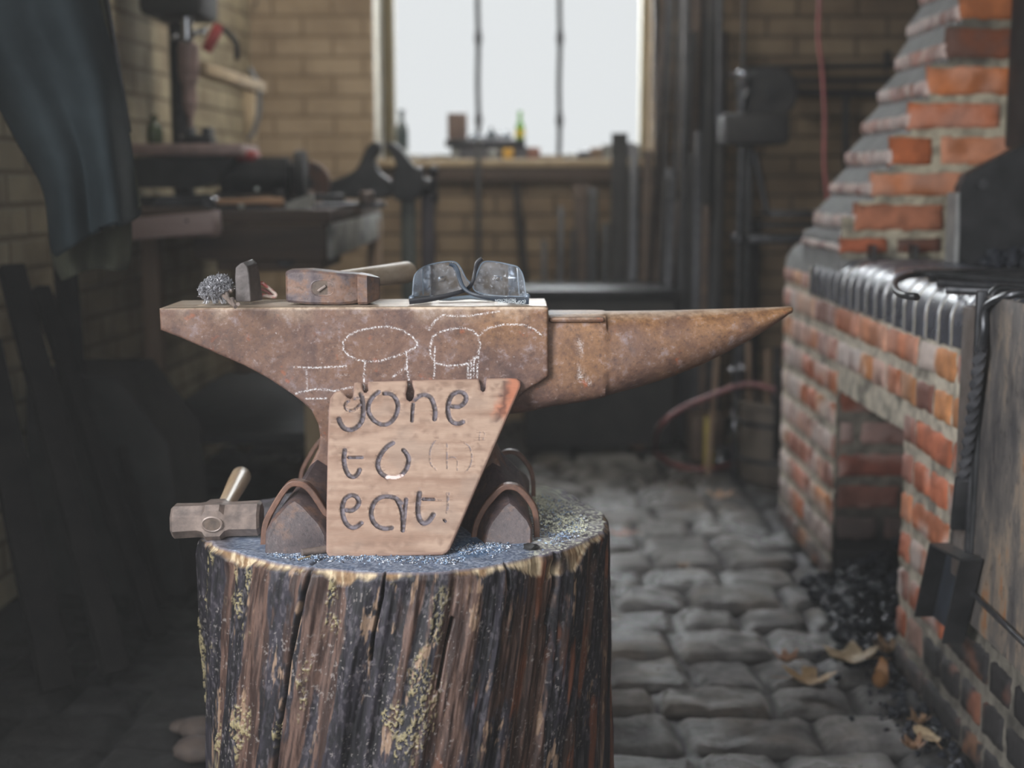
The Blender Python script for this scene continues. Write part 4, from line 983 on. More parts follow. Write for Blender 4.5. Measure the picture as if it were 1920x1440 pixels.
# twisted handle shovel hung over the edge, and a second hooked tool beside it
XS = XF - .040
def hang(px, py, x=XS):
    r = _ray(px, py); C = Vector((0, 0, H)); t = x / r.x; return C + r * t
SH = thing('fire_shovel', hang(1800, 1100), 'black fire shovel with a twisted square handle hanging on the forge edge', 'shovel')
pts = smooth_line([Vector((XF + .055, hang(1856, 575).y, ZH + .006)), Vector((XF + .020, hang(1856, 575).y, ZH + .013)), Vector((XF - .012, hang(1856, 575).y, ZH + .010)), hang(1851, 575, XF - .028), hang(1846, 620, XF - .030), hang(1840, 660, XS)], 6)
MB().tube(pts, .008, 10, flat=.8).make('hook', M['steel_dark'], SH)
a, b_ = hang(1839, 650), hang(1806, 900); n_ = 160
MB().tube([a.lerp(b_, k / n_) for k in range(n_ + 1)], .0100, 4, twist=2 * PI * 2.9 / n_).make('twisted_shank', plain('bright_twisted_steel', (.045, .046, .052), (.11, .11, .12), 30, .22, .35, .1, spec=1), SH)
MB().obox(hang(1807, 895), hang(1797, 992), .010, .026, .002, up=(1, 0, 0)).make('flat_shank', M['black_iron'], SH)
# pan: base sheet with three raised walls, tilted
p0, p1, p2, p3 = hang(1782, 1020, XS + .014), hang(1842, 1050, XS + .014), hang(1806, 1205, XS + .014), hang(1752, 1155, XS + .014)
pn = Vector((-1, 0, 0)); wh = .034
def slab(q, t):   # q: 4 points, thickness along -x
    return loft([[p for p in q], [p + pn * t for p in q]])
slab([p0, p1, p2, p3], .003).make('pan_floor', plain('blue_grey_pan', (.055, .065, .085), (.035, .036, .042), 20, .4, .4), SH, False)
for nm, (a, b_) in {'left_wall': (p0, p3), 'right_wall': (p1, p2), 'back_wall': (p0, p1)}.items():
    d = (b_ - a).normalized(); s_ = Vector((0, d.z, -d.y)) * .002
    out_ = pn * wh
    loft([[a - s_, a + s_, a + s_ + out_, a - s_ + out_], [b_ - s_, b_ + s_, b_ + s_ + out_, b_ - s_ + out_]]).make(nm, M['black_iron'], SH, False)
T2 = thing('hooked_poker', hang(1830, 900), 'dark flat iron tool hooked over the forge edge behind the twisted shovel', 'poker')
yy = hang(1826, 600).y
pts = smooth_line([Vector((XF + .055, yy, ZH + .006)), Vector((XF + .018, yy, ZH + .014)), Vector((XF - .012, yy, ZH + .010)), Vector((XF - .022, yy, ZH - .03)), Vector((XF - .024, yy, ZH - .12))], 6)
MB().tube(pts, .009, 10, flat=.6).make('hook', M['black_iron'], T2)
MB().tube([Vector((XF - .024, yy, ZH - .11)), Vector((XF - .024, yy + .01, .34))], .006, 8).make('shank', M['black_iron'], T2)
# ================================================================== THINGS ON THE ANVIL AND STUMP
ZA = .7745
def crosspeen():
    # head: square face block with oval eye towards the camera
    a = PZ(536, 562, ZA); r = PZ(688, 570, ZA); l, rr_ = P(536, 562, a.y), P(712, 568, 1.80)
    HM = thing('cross_peen_hammer', ((a.x + r.x) / 2, 1.82, ZA), 'square worn cross peen hammer lying on the middle of the anvil face', 'hammer')
    yf = 1.787; x0 = P(535, 540, yf).x; x1 = P(655, 540, yf).x; x2 = P(688, 540, yf).x; x3 = P(712, 540, yf + .03).x
    zt = P(600, 511, yf).z; z0 = ZA
    def ring(x, ya, yb, za, zb, e=.003): return [(x, ya + e, za), (x, yb - e, za), (x, yb, za + e), (x, yb, zb - e), (x, yb - e, zb), (x, ya + e, zb), (x, ya, zb - e), (x, ya, za + e)]
    w_ = .046; zt0 = P(536, 506, yf).z
    R = [ring(x0 - .0, yf + .004, yf + w_ - .004, z0 + .004, zt0 - .003, .004), ring(x0 + .003, yf + .001, yf + w_ - .001, z0 + .003, zt0 - .001), ring(x0 + .03, yf, yf + w_, z0 + .0005, zt0 - .0), ring(x1 - .012, yf - .001, yf + w_, z0, zt - .001), ring(x1 + .003, yf + .004, yf + w_ - .003, z0 + .0006, zt - .002, .004), ring(x1 + .010, yf + .008, yf + w_ - .006, z0 + .002, zt - .003, .004), ring(x2 - .012, yf + .000, yf + w_ - .005, z0 + .0005, zt - .002, .003), ring(x2, yf + .001, yf + w_ - .004, z0 + .0005, zt - .004, .003), ring(x3, yf + .022, yf + w_ - .012, z0 + .005, zt - .008, .004)]
    h = loft(R).make('head', M['hammer2'], HM, True, 28)
    c = P(605, 540, yf - .0005); ex, ez = .0145, .0098
    ov = lambda sx, sz, y: [(c.x + math.copysign(abs(math.cos(t)) ** .7, math.cos(t)) * sx, y, c.z + math.copysign(abs(math.sin(t)) ** .7, math.sin(t)) * sz) for t in np.linspace(0, 2 * PI, 28, endpoint=False)]
    MB().tube([Vector(p) for p in ov(ex, ez, yf)] + [Vector(ov(ex, ez, yf)[0])], .0011, 6, cap=False).make('eye_rim', M['hammer2'], h)
    o = loft([ov(ex * .93, ez * .93, yf + .004), ov(ex * .93, ez * .93, yf - .0006)]).make('handle_end', M['endgrain'], h)
    MB().obox(c + Vector((-.006, -.002, -.004)), c + Vector((.004, -.002, .003)), .003, .0022, .0004, up=(0, 1, 0)).make('wedge', M['hammer'], h)
    # handle: oval ash going away to the back right
    s_ = Vector((c.x + .005, yf + w_ - .006, ZA + .026)); e_ = P(765, 510, 2.07); rs = []; Q = smooth_line([s_, s_.lerp(e_, .35) + Vector((0, 0, .001)), s_.lerp(e_, .7), e_], 8)
    n_ = len(Q); m = MB(); dirv = (e_ - s_).normalized(); sd = dirv.cross(Vector((0, 0, 1))).normalized(); up = sd.cross(dirv)
    for i, q in enumerate(Q):
        t = i / (n_ - 1); wv = .0100 + .006 * sst(.2, 1, t); wh_ = .013 + .003 * sst(.2, 1, t)
        if i == n_ - 1: wv *= .9; wh_ *= .92
        if i == n_ - 1: q = q - dirv * .0
        rs.append([tuple(q + sd * math.cos(a) * wv + up * math.sin(a) * wh_) for a in np.linspace(0, 2 * PI, 18, endpoint=False)])
    loft(rs).make('handle', M['ash'], HM, True, 60)
crosspeen()
def hardy():
    # upright wedge-shaped cutter: pointed steel plate with thickness seen on its right
    yf = 1.80; pts = [(441, 566), (440, 520), (441, 502), (450, 494), (456, 492), (464, 500), (467, 515), (469, 540), (471, 566)]
    fr = [P(a, b_, yf) for a, b_ in pts]; bx = .0125
    m = loft([[p + Vector((0, 0, 0)) for p in fr], [Vector((p.x + .0005 + .010 * (0.6 + .4 * (1 - (p.z - ZA) / .06)), yf + .030, p.z + (.003 if p.z > ZA + .03 else 0))) for p in fr]])
    for v in m.v: v.z = max(v.z, ZA)
    T = m.make('cutting_hardy', plain('dark_scratched_steel', (.085, .075, .072), (.15, .13, .125), 60, .40, .4, .25), None, True, 25)
    bv = T.modifiers.new('bevel', 'BEVEL'); bv.width = .0012; bv.segments = 2; bv.limit_method = 'ANGLE'
    tag(T, 'pointed dark steel cutter standing upright on the anvil beside the wire brush', 'cutting tool')
hardy()
def wirebrush():
    c = P(404, 539, 1.80); B = thing('wire_brush', (c.x, 1.80, ZA), 'shaggy wire brush with twisted stem and red painted loop handle on the anvil heel', 'brush')
    m = MB(); 
    for _ in range(1500):
        u = random.gauss(0, 1); v_ = random.gauss(0, 1); w_ = random.gauss(0, 1); L = math.sqrt(u * u + v_ * v_ + w_ * w_); d = Vector((u, v_, w_)) / L
        k = random.uniform(.72, 1.04); q = c + Vector((d.x * .0205 * k, d.y * .015 * k, d.z * .0150 * k + d.x * .004)); t = Vector([random.gauss(0, 1) for _ in range(3)]); t = (t - d * t.dot(d) * .4).normalized() * random.uniform(.002, .0042)
        pts = [q - t, q - t * .3 + d * .0014, q + t * .4 + d * .0006, q + t + d * random.uniform(-.001, .0022)]
        for p in pts: p.z = max(p.z, ZA + .001)
        m.tube(pts, .00042, 4)
    for _ in range(60):
        q = c + Vector((random.uniform(-.012, .016), random.uniform(-.012, .01), -.012)); e_ = q + Vector((random.uniform(-.006, .006), random.uniform(-.01, 0), -.008)); e_.z = max(e_.z, ZA + .0008); m.tube([q, e_], .0003, 4)
    m.ball(c, .0115, 2, (1.3, .95, .9), .1)
    bristle = m.make('bristles', plain('grey_steel_wire', (.42, .42, .45), (.17, .165, .17), 200, .35, .4, 0), B, False); bristle['kind'] = 'stuff'
    for k in range(2):
        s_ = c + Vector((.012, -.004, -.008)); e_ = PZ(444, 573, ZA + .004); pts = []
        for i in range(26):
            t = i / 25; p = s_.lerp(e_, t); a = t * 7 + k * PI; d = .0028; pts.append(p + Vector((math.cos(a) * d * .8, 0, math.sin(a) * d)) )
        MB().tube(pts, .0024, 8).make('twisted_wire', M['hammer'], B)
    MB().tube([c + Vector((.008, -.002, -.004)), P(433, 545, 1.795), P(441, 540, 1.81), P(462, 546, 1.835), P(480, 540, 1.84)], .0028, 8).make('stem', M['hammer'], B)
    hp = [P(478, 532, 1.838), P(492, 531, 1.840), P(496, 534, 1.840), P(514, 549, 1.842), P(517, 554, 1.842), P(512, 556.5, 1.842), P(496, 554, 1.840), P(480, 551, 1.838)]
    MB().tube(smooth_line(hp, 6), .0024, 8, up=(0, 1, 0)).make('loop_handle', plain('chipped_red_and_cream_paint', (.62, .50, .44), (.48, .10, .085), 70, .4, 0, .1, lo=.46, hi=.54), B)
    MB().tube([P(482, 539, 1.850), P(500, 546, 1.850), P(510, 552, 1.848)], .002, 8).make('handle_wire', plain('dull_red_paint', (.40, .09, .09), (.52, .3, .28), 60, .4, 0, .1), B)
wirebrush()
def glasses():
    G = thing('safety_glasses', (P(880, 560, 1.82).x, 1.82, ZA), 'clear safety glasses with blue-black arms lying upside down on the anvil', 'glasses')
    def Z3(x, y): return (750 + x / 6.4, 470 + y / 6.4)
    Yl = 1.845
    m, nt, b = newmat('dusty_clear_polycarbonate'); b.inputs['Transmission Weight'].default_value = .0; 
    tr = nd(nt, 'ShaderNodeBsdfTransparent'); gl_ = nd(nt, 'ShaderNodeBsdfGlossy', {'Roughness': .12, 'Color': (.55, .58, .62, 1)}); df = nd(nt, 'ShaderNodeBsdfDiffuse', {'Color': (.55, .57, .62, 1)})
    n = noise(nt, coords(nt), 60, 6, .65); n2 = noise(nt, coords(nt), 420, 2, .5)
    f1 = nd(nt, 'ShaderNodeMath', {0: ramp(nt, n, [(.40, .02), (.72, .16)]).outputs[0], 1: ramp(nt, n2, [(.66, 0), (.72, .6)]).outputs[0]}, operation='ADD').outputs[0]
    fz = nd(nt, 'ShaderNodeFresnel', {'IOR': 1.5}).outputs[0]
    a = nd(nt, 'ShaderNodeMixShader', {0: fz, 1: tr.outputs[0], 2: gl_.outputs[0]}); c2 = nd(nt, 'ShaderNodeMixShader', {0: f1, 1: a.outputs[0], 2: df.outputs[0]})
    nt.links.new(c2.outputs[0], nt.nodes['Material Output'].inputs['Surface']); lensm = m
    edge = plain('clear_lens_edge', (.20, .245, .30), (.10, .13, .17), 30, .12, 0, 0, spec=.9)
    # wraparound: y moves back with distance from the nose bridge
    cx = P(880, 520, Yl).x
    def wrap(p):
        q = P(*Z3(*p), Yl); dx = abs(q.x - cx); return q, dx
    def lens3(pts):
        out = []
        for p in pts:
            q, dx = wrap(p); yb = 1.835 + 0 * dx
            yb = 1.862 - max(0, dx - .05) * 1.3 - .15 * dx; q = P(*Z3(*p), yb); out.append(q)
        return out
    LL = [(160, 545), (155, 500), (158, 420), (170, 320), (200, 262), (265, 205), (340, 175), (460, 145), (560, 133), (640, 132), (690, 155), (735, 215), (770, 290), (805, 350), (835, 375), (835, 420), (780, 470), (700, 500), (560, 530), (400, 545), (280, 550)]
    LR = [(875, 420), (880, 380), (905, 330), (935, 250), (965, 180), (1000, 140), (1060, 128), (1180, 140), (1300, 165), (1400, 190), (1450, 240), (1480, 310), (1495, 400), (1508, 500), (1510, 545), (1400, 550), (1200, 545), (1000, 520), (900, 480)]
    for nm, pp in (('lens', LL), ('lens', LR)):
        q = smooth_line(lens3(pp), 3, True); n_ = len(q); cen = sum(q, Vector()) / n_
        mb = MB(); rings = []
        # concentric fill with thickness
        v = []; f = []
        K = 7
        for s_ in (0, 1):
            off = Vector((0, .0022 * s_, 0))
            for j in range(K):
                t = j / K
                for p in q:
                    w_ = p.lerp(cen, t); bul = .0
                    dxp = abs(w_.x - cx); w2 = Vector((w_.x, 1.862 - max(0, dxp - .05) * 1.3 - .15 * dxp, w_.z)); v.append(w2 + off)
            v.append(cen + off)
        half = K * n_ + 1
        for s_ in (0, 1):
            b0 = s_ * half
            for j in range(K - 1):
                for k in range(n_): f.append([b0 + j * n_ + k, b0 + j * n_ + (k + 1) % n_, b0 + (j + 1) * n_ + (k + 1) % n_, b0 + (j + 1) * n_ + k])
            for k in range(n_): f.append([b0 + (K - 1) * n_ + k, b0 + (K - 1) * n_ + (k + 1) % n_, b0 + K * n_])
        mb.v = v; mb.f = f; lo = mb.make(nm, lensm, G, True, 60)
        MB().tube(q + [q[0]], .0008, 6, cap=False, up=(0, 1, 0)).make('lens_edge', edge, lo)
    for s_ in ([(278, 215), (276, 350), (280, 530)], [(1405, 205), (1418, 350), (1430, 520)]):
        MB().tube(lens3(s_), .0007, 6).make('side_shield_seam', edge, G)
    blue = plain('blue_black_frame_plastic', (.022, .038, .062), (.010, .014, .022), 25, .3, 0, .03, spec=.4)
    blk = plain('black_frame_plastic', (.008, .008, .011), (.016, .017, .021), 25, .3, 0, .03, spec=.35)
    # brow bar resting at the bottom
    bb = [P(*Z3(x, y), yb) for x, y, yb in ((470, 575, 1.835), (620, 578, 1.842), (760, 565, 1.848), (860, 560, 1.850), (1000, 572, 1.848), (1120, 582, 1.842))]
    MB().tube(smooth_line(bb, 4), .0028, 8, flat=1.0).make('brow_bar', plain('smoky_clear_plastic', (.16, .20, .24), (.10, .13, .16), 30, .2, 0, 0, spec=.9), G)
    def arm(pts, ws, mat, name='arm', th=.0016):
        q = smooth_line([P(*Z3(x, y), yb) for x, y, yb in pts], 6); n_ = len(q); rs = []
        wv = np.interp(np.linspace(0, 1, n_), np.linspace(0, 1, len(ws)), ws)
        for i, p in enumerate(q):
            t = (q[min(i + 1, n_ - 1)] - q[max(i - 1, 0)]); t = Vector((t.x, 0, t.z)).normalized(); u_ = Vector((-t.z, 0, t.x)); k = wv[i] / 1530 / 2 * 1.02
            sec = []
            for a_ in np.linspace(0, 2 * PI, 12, endpoint=False):
                ca, sa = math.cos(a_), math.sin(a_); sec.append(tuple(p + u_ * k * math.copysign(abs(ca) ** .5, ca) + Vector((0, 1, 0)) * th * math.copysign(abs(sa) ** .5, sa)))
            rs.append(sec)
        return loft(rs).make(name, mat, G, True, 50)
    arm([(110, 610, 1.793), (300, 588, 1.796), (520, 550, 1.800), (740, 490, 1.806), (830, 440, 1.812), (875, 360, 1.816), (900, 250, 1.818), (925, 150, 1.818), (985, 92, 1.818)], [11.5, 11.5, 10, 8.5, 7.5, 7.5, 7.5, 9, 8], blk)
    ra = arm([(1548, 605, 1.792), (1350, 592, 1.793), (1130, 575, 1.795), (960, 545, 1.798), (850, 510, 1.801), (760, 440, 1.804), (715, 340, 1.806), (690, 250, 1.807), (650, 180, 1.808), (590, 162, 1.808)], [13, 13, 11, 8, 7.5, 7.5, 8, 9, 9, 6], blue)
    for (x, y, yb) in ((1530, 560, 1.80), (140, 580, 1.80)):
        MB().ball(P(*Z3(x, y), yb) + Vector((0, .004, .001)), .0042, 2, (1, 1.3, .9)).make('hinge', edge, G)
    # upside-down printed words on the right arm
    wm = plain('white_print', (.62, .68, .70), (.5, .55, .58), 200, .5, 0, 0)
    def text(s, x, y, yb, size):
        cu = bpy.data.curves.new('print', 'FONT'); cu.body = s; cu.size = size; cu.extrude = .00008; cu.align_x = 'LEFT'
        o = bpy.data.objects.new('print', cu); COL.objects.link(o); dg = bpy.context.evaluated_depsgraph_get(); me = bpy.data.meshes.new_from_object(o.evaluated_get(dg)); bpy.data.objects.remove(o)
        p = P(*Z3(x, y), yb); R = Matrix.Rotation(math.radians(180 - 3), 4, 'Y') @ Matrix.Rotation(PI / 2, 4, 'X')
        vs = [R @ v.co + p for v in me.vertices]; return obj('printed_text', ([tuple(v) for v in vs], [list(q.vertices) for q in me.polygons]), wm, ra, False)
    text('SMARTCARE', 1392, 602, 1.7908, .0042); text('PROTECTION', 1385, 574, 1.7913, .0042); text('(DSP)', 1512, 596, 1.7903, .0060)
glasses()
def sledge():
    yf = PZ(400, 1020, ZT).y; S = thing('sledge_hammer', (P(405, 985, yf).x, 1.72, ZT), 'short octagonal club hammer lying on the left edge of the stump', 'hammer')
    c0 = P(408, 988, 1.715); xl, xr = P(325, 990, 1.715).x, P(491, 985, 1.715).x
    def octo(x, ry, rz, ch, cz=0.0, cy=0.0):
        a, b_ = ry, rz; return [(x, c0.y + cy + sy * (a if i else a * ch), c0.z + cz + sz * (b_ * ch if i else b_)) for (sy, sz, i) in ((-1, -1, 1), (-1, 1, 1), (-1, 1, 0), (1, 1, 0), (1, 1, 1), (1, -1, 1), (1, -1, 0), (-1, -1, 0))]
    ztop = P(440, 953, 1.70).z; hz = .0215; c0.z = ZT + .0225
    R = []
    for t, r_, ch in ((0, .0175, .45), (.03, .0205, .45), (.30, .020, .42), (.36, .0205, .5), (.40, .0225, .72), (.56, .0225, .72), (.61, .0205, .5), (.66, .020, .42), (.97, .0205, .45), (1, .0175, .45)):
        R.append(octo(xl + (xr - xl) * t, r_ * 1.0, r_, ch, (t - .5) * .004))
    h = loft(R).make('head', M['hammer'], S, True, 25)
    e = c0 + Vector((-.002, -.0232, -.001)); ov = lambda s, y: [(e.x + math.cos(t) * .0120 * s, y, e.z + math.sin(t) * .0088 * s) for t in np.linspace(0, 2 * PI, 24, endpoint=False)]
    MB().tube([Vector(p) for p in ov(1, e.y + .001)] + [Vector(ov(1, e.y + .001)[0])], .0018, 6, cap=False).make('eye_rim', M['hammer'], h)
    loft([ov(.95, e.y + .006), ov(.95, e.y - .0002)]).make('handle_end', M['endgrain'], h)
    a = c0 + Vector((0, .015, .0)); b_ = PZ(452, 893, ZT + .030); Q = [a.lerp(b_, t) for t in np.linspace(0, 1, 12)]
    r_ = [.0105 + .0035 * sst(.2, 1, t) for t in np.linspace(0, 1, 12)]; d = (b_ - a).normalized(); Q += [b_ + d * .004, b_ + d * .0065]; r_ += [.0115, .007]
    m = MB().tube(Q, r_, 18, up=(0, 0, 1)).make('handle', wood('polished_ash_handle', (.38, .25, .14), (.58, .47, .34), 1, 34, .32), S, True, 60)
sledge()
a, b_ = PZ(566, 1036, ZT + .005), PZ(640, 1026, ZT + .005)
tag(MB().tube([a, a.lerp(b_, .5), b_], .0045, 14).make('steel_pin', M['hammer']), 'short round steel pin on the stump poking out from behind the sign', 'steel pin')
tag(MB().obox(PZ(560, 1049, ZT + .0015), PZ(582, 1043, ZT + .0015), .002, .0015).make('wood_splinter', M['wood_pale']), 'tiny wood splinter lying on the stump in front of the steel pin', 'splinter')

# dead leaves on the floor
def leaf(px, py, size, rot, col, curl, lab, z=.012, shape='maple', crump=1.0):
    c = PZ(px, py, z); n_ = 40; out = []; random.seed(int(px + py))
    for k in range(n_):
        t = 2 * PI * k / n_
        if shape == 'maple': r = .55 + .45 * abs(math.cos(2.5 * t)) ** 1.4 + .08 * math.sin(11 * t)
        else: r = .62 + .38 * abs(math.cos(t)) + .03 * math.sin(9 * t)
        out.append((r * math.cos(t) * size, r * math.sin(t) * size * (.8 if shape == 'maple' else .6)))
    v = []; f = []
    K = 6
    for j in range(K):
        s_ = 1 - j / K
        for (x, y) in out:
            x, y = x * s_, y * s_; rr_ = math.hypot(x, y) / size
            h = curl * rr_ ** 2 * size + crump * size * .22 * float(fbm(x / size * 2.2 + px, y / size * 2.2, 0, 2, 3) - .4) + size * .08 * abs(y) / size
            X_ = x * math.cos(rot) - y * math.sin(rot); Y_ = x * math.sin(rot) + y * math.cos(rot); v.append((c.x + X_, c.y + Y_, c.z + max(h, -.004)))
    v.append((c.x, c.y, c.z)); 
    for j in range(K - 1):
        for k in range(n_): f.append([j * n_ + k, j * n_ + (k + 1) % n_, (j + 1) * n_ + (k + 1) % n_, (j + 1) * n_ + k])
    for k in range(n_): f.append([(K - 1) * n_ + k, (K - 1) * n_ + (k + 1) % n_, K * n_])
    L = obj('dead_leaf', (v, f), plain('dry_leaf_' + str(px), col, tuple(q * .55 for q in col), 45, .6, 0, .3)); so = L.modifiers.new('solid', 'SOLIDIFY'); so.thickness = .0008
    tag(L, lab, 'leaf', 'dead leaves on the cobbles'); d = Vector((math.cos(rot), math.sin(rot), 0)); e = c + d * size * 1.5
    st_ = MB().tube([c + Vector((0, 0, .001)), c + d * size * .8 + Vector((0, 0, .004)), e], [.0012, .001, .0008], 5).make('leaf_stalk', plain('leaf_stalk_' + str(px), (.30, .18, .09), None, 40, .6), L)
leaf(1518, 1282, .050, 2.6, (.50, .34, .18), .5, 'large ragged tan leaf on the cobbles left of the curled brown leaf')
leaf(1474, 1240, .026, .4, (.36, .20, .12), .8, 'small curled reddish-brown leaf touching the large ragged tan leaf')
leaf(1595, 1238, .055, .1, (.48, .37, .23), .4, 'long flat tan leaf lying behind the curled brown leaf')
leaf(1662, 1225, .030, 1.8, (.24, .15, .085), 1.0, 'dull brown crumpled leaf against the foot of the front brick pier', z=.016)
leaf(1650, 1290, .030, 1.2, (.32, .155, .06), 1.6, 'curled orange-brown leaf standing up like a cup on the cobbles', crump=.4, shape='oval', z=.016)
leaf(1738, 1380, .036, -1.4, (.46, .34, .20), .15, 'oval tan leaf nearest the camera at the foot of the forge', shape='oval', crump=.3, z=.016)
leaf(1712, 1405, .024, .8, (.20, .11, .06), .9, 'dark brown shrivelled leaf touching the nearest oval tan leaf')
leaf(1725, 1358, .020, 2.1, (.22, .13, .07), 1.1, 'small brown shrivelled leaf behind the nearest oval tan leaf')
leaf(1350, 934, .042, .3, (.40, .24, .14), .5, 'tan leaf lying alone in the middle of the far cobbles')
leaf(1281, 1063, .020, .9, (.32, .22, .15), .5, 'small brown leaf on the cobbles right of the stump rim')
leaf(1423, 896, .024, 1.3, (.62, .36, .06), .4, 'bright yellow leaf on the cobbles in front of the barrel')
leaf(1197, 842, .034, 2.2, (.38, .19, .11), .5, 'rusty brown leaf on the far cobbles inside the red hose')
leaf(1168, 1004, .040, .2, (.26, .09, .05), .3, 'dark red leaf on the cobbles just behind the stump rim', crump=.4)

# ================================================================== BACKGROUND, LEFT: BENCH AND ITS TOOLS
random.seed(21)
ZB = .86
BX = -.465
M['grey_paint'] = plain('flaking_grey_limewash', (.15, .155, .145), (.40, .40, .37), 16, .7, 0, .4, lo=.42, hi=.66)
WBn = thing('workbench', (-.73, 4.1, 0), 'heavy dark timber workbench against the left wall with a flaking grey end', 'workbench')
MB().box((-1.06, 3.52, ZB - .035), (BX + .01, 4.95, ZB), .005).make('bench_top', M['wood_dark'], WBn)
MB().box((-.80, 3.53, .735), (BX, 3.565, ZB - .037), .004).make('front_apron', M['wood_dark'], WBn)
MB().box((BX - .02, 3.57, .735), (BX + .012, 4.93, ZB - .037), .004).make('side_apron', M['grey_paint'], WBn)
d_ = MB().box((P(412, 470, 3.6).x, 3.56, P(412, 508, 3.56).z), (P(608, 470, 3.6).x, 3.95, P(412, 448, 3.56).z), .004).make('drawer', M['wood_dark'], WBn)
MB().lathe([(.03, 0), (.03, .003), (.012, .006)], P(535, 478, 3.55) + Vector((0, -.004, 0)), 18, 'y').make('drawer_pull', M['black_iron'], d_)
for x, y in ((-.515, 3.60), (-.47, 4.80), (-.93, 3.62), (-.93, 4.8)):
    MB().box((x - .022, y, .0), (x + .022, y + .05, .80), .003).make('leg', M['wood_pale'] if y < 3.61 else M['wood_brown'], WBn)
MB().box((-.99, 3.62, .25), (-.47, 4.85, .28), .003).make('lower_shelf', M['soot'], WBn)
a, b_ = P(240, 430, 3.40), P(408, 415, 3.40)
m = MB().obox(a, b_, .10, .052, .004); m.box((a.x + .02, 3.44, a.z - .02), (b_.x - .02, 3.53, a.z)); pb = m.make('front_board', M['pink_board'], WBn); pb['label'] = 'pinkish worn board'
MB().tube([P(350, 414, 3.345), P(350, 414, 3.352)], .004, 8).make('nail_hole', M['black_iron'], pb)

# drill press standing on the bench
DP = thing('drill_press', (-.90, 4.0, ZB), 'old bench drill press with steel quill and pinkish chuck on the workbench', 'drill press')
YD = 4.0
MB().box((P(262, 0, YD).x, YD - .12, ZB), (P(440, 0, YD).x, YD + .2, ZB + .03), .006).make('base', M['black_iron'], DP)
t0, t1 = P(238, 268, YD - .12), P(452, 292, YD - .12)
MB().box((t0.x, YD - .12, t1.z), (t1.x, YD + .16, t0.z - .002), .006).make('table', M['copper_grey'], DP)
pr = [P(250, 296, YD), P(452, 296, YD), P(420, 340, YD), P(385, 352, YD), P(262, 352, YD)]
MB().prism([(p.x, p.z) for p in pr], YD - .09, YD + .12, 'xz').make('table_casting', M['black_iron'], DP)
c = P(410, 300, YD + .22); MB().lathe([(.032, 0), (.032, 1.0)], Vector((P(300, 0, YD).x, YD + .22, ZB + .03)), 16).make('column', M['black_iron'], DP)
m = MB().box((P(268, 0, YD).x, YD - .06, P(0, 32, YD).z), (P(385, 0, YD).x, YD + .18, P(0, 20, YD).z + .30), .02); m.make('drill_head', M['soot'], DP)
cx = P(350, 0, YD).x
MB().lathe([(.0165, P(0, 80, YD).z), (.0165, P(0, -40, YD).z)], (cx - .002, YD, 0), 18).make('quill', M['chrome'], DP)
MB().lathe([(.024, P(0, 142, YD).z), (.028, P(0, 138, YD).z), (.028, P(0, 84, YD).z), (.022, P(0, 80, YD).z)], (cx, YD, 0), 20).make('quill_collar', M['copper_grey'], DP)
MB().lathe([(.006, P(0, 240, YD).z), (.007, P(0, 222, YD).z), (.018, P(0, 200, YD).z), (.021, P(0, 186, YD).z), (.019, P(0, 158, YD).z), (.026, P(0, 150, YD).z), (.026, P(0, 142, YD).z)], (cx, YD, 0), 20).make('chuck', M['copper_grey'], DP)
MB().tube([P(345, 86, YD - .02), P(368, 60, YD - .03), P(388, 52, YD - .03)], .006, 8).make('feed_lever', M['chrome'], DP)
for px, py in ((366, 62), (381, 62), (328, 70)): MB().ball(P(px, py, YD - .04), .010, 2).make('lever_knob', M['chrome'], DP)
DB = thing('drill_belt_guard', P(415, 70, YD + .04), '', '')
bpy.data.objects.remove(DB)
hd = thing('hand_brace', P(410, 80, YD + .1), 'red painted hand brace with a black crank hanging beside the drill press', 'brace')
MB().obox(P(386, 96, YD + .1), P(412, 48, YD + .1), .03, .03, .006).make('frame', M['red'], hd)
MB().tube(smooth_line([P(404, 46, YD + .1), P(425, 60, YD + .1), P(443, 82, YD + .1), P(444, 112, YD + .1)], 5), .008, 8).make('crank', M['black_iron'], hd)
hb_ = tag(MB().obox(P(372, 128, YD + .14), P(485, 165, 4.6), .05, .035, .004).make('wall_batten', M['wood_pale']), 'short pale timber batten on the left wall behind the drill press', 'batten')
tag(MB().tube(smooth_line([P(468, 128, 4.55), P(484, 160, 4.55), P(486, 205, 4.55), P(478, 240, 4.55), P(466, 262, 4.55)], 5), .008, 8).make('grey_hose', plain('grey_rubber', (.16, .17, .18), None, 20, .5)), 'curved grey hose hanging beside the end of the wall batten', 'hose')
tag(MB().box((P(452, 0, 4.7).x, 4.7, P(0, 270, 4.7).z), (P(472, 0, 4.7).x, 4.74, P(0, 150, 4.7).z), .003).make('wall_post', M['wood_pale']), 'pale upright post under the end of the wall batten', 'post')
# machine vice on the drill table
MV = thing('machine_vice', P(370, 265, YD), 'small dark machine vice clamped on the drill press table under the chuck', 'vice')
zt = t0.z
MB().box((P(340, 0, YD).x, YD - .05, zt), (P(395, 0, YD).x, YD + .03, zt + .018), .003).make('bed', M['black_iron'], MV)
MB().box((P(343, 0, YD).x, YD - .04, zt + .018), (P(358, 0, YD).x, YD + .02, zt + .045), .003).make('jaw', M['steel_dark'], MV)
MB().box((P(376, 0, YD).x, YD - .04, zt + .018), (P(392, 0, YD).x, YD + .02, zt + .045), .003).make('jaw', M['steel_dark'], MV)
MB().tube([P(338, 256, YD - .01), P(398, 256, YD - .01)], .007, 10).make('screw', M['chrome'], MV)
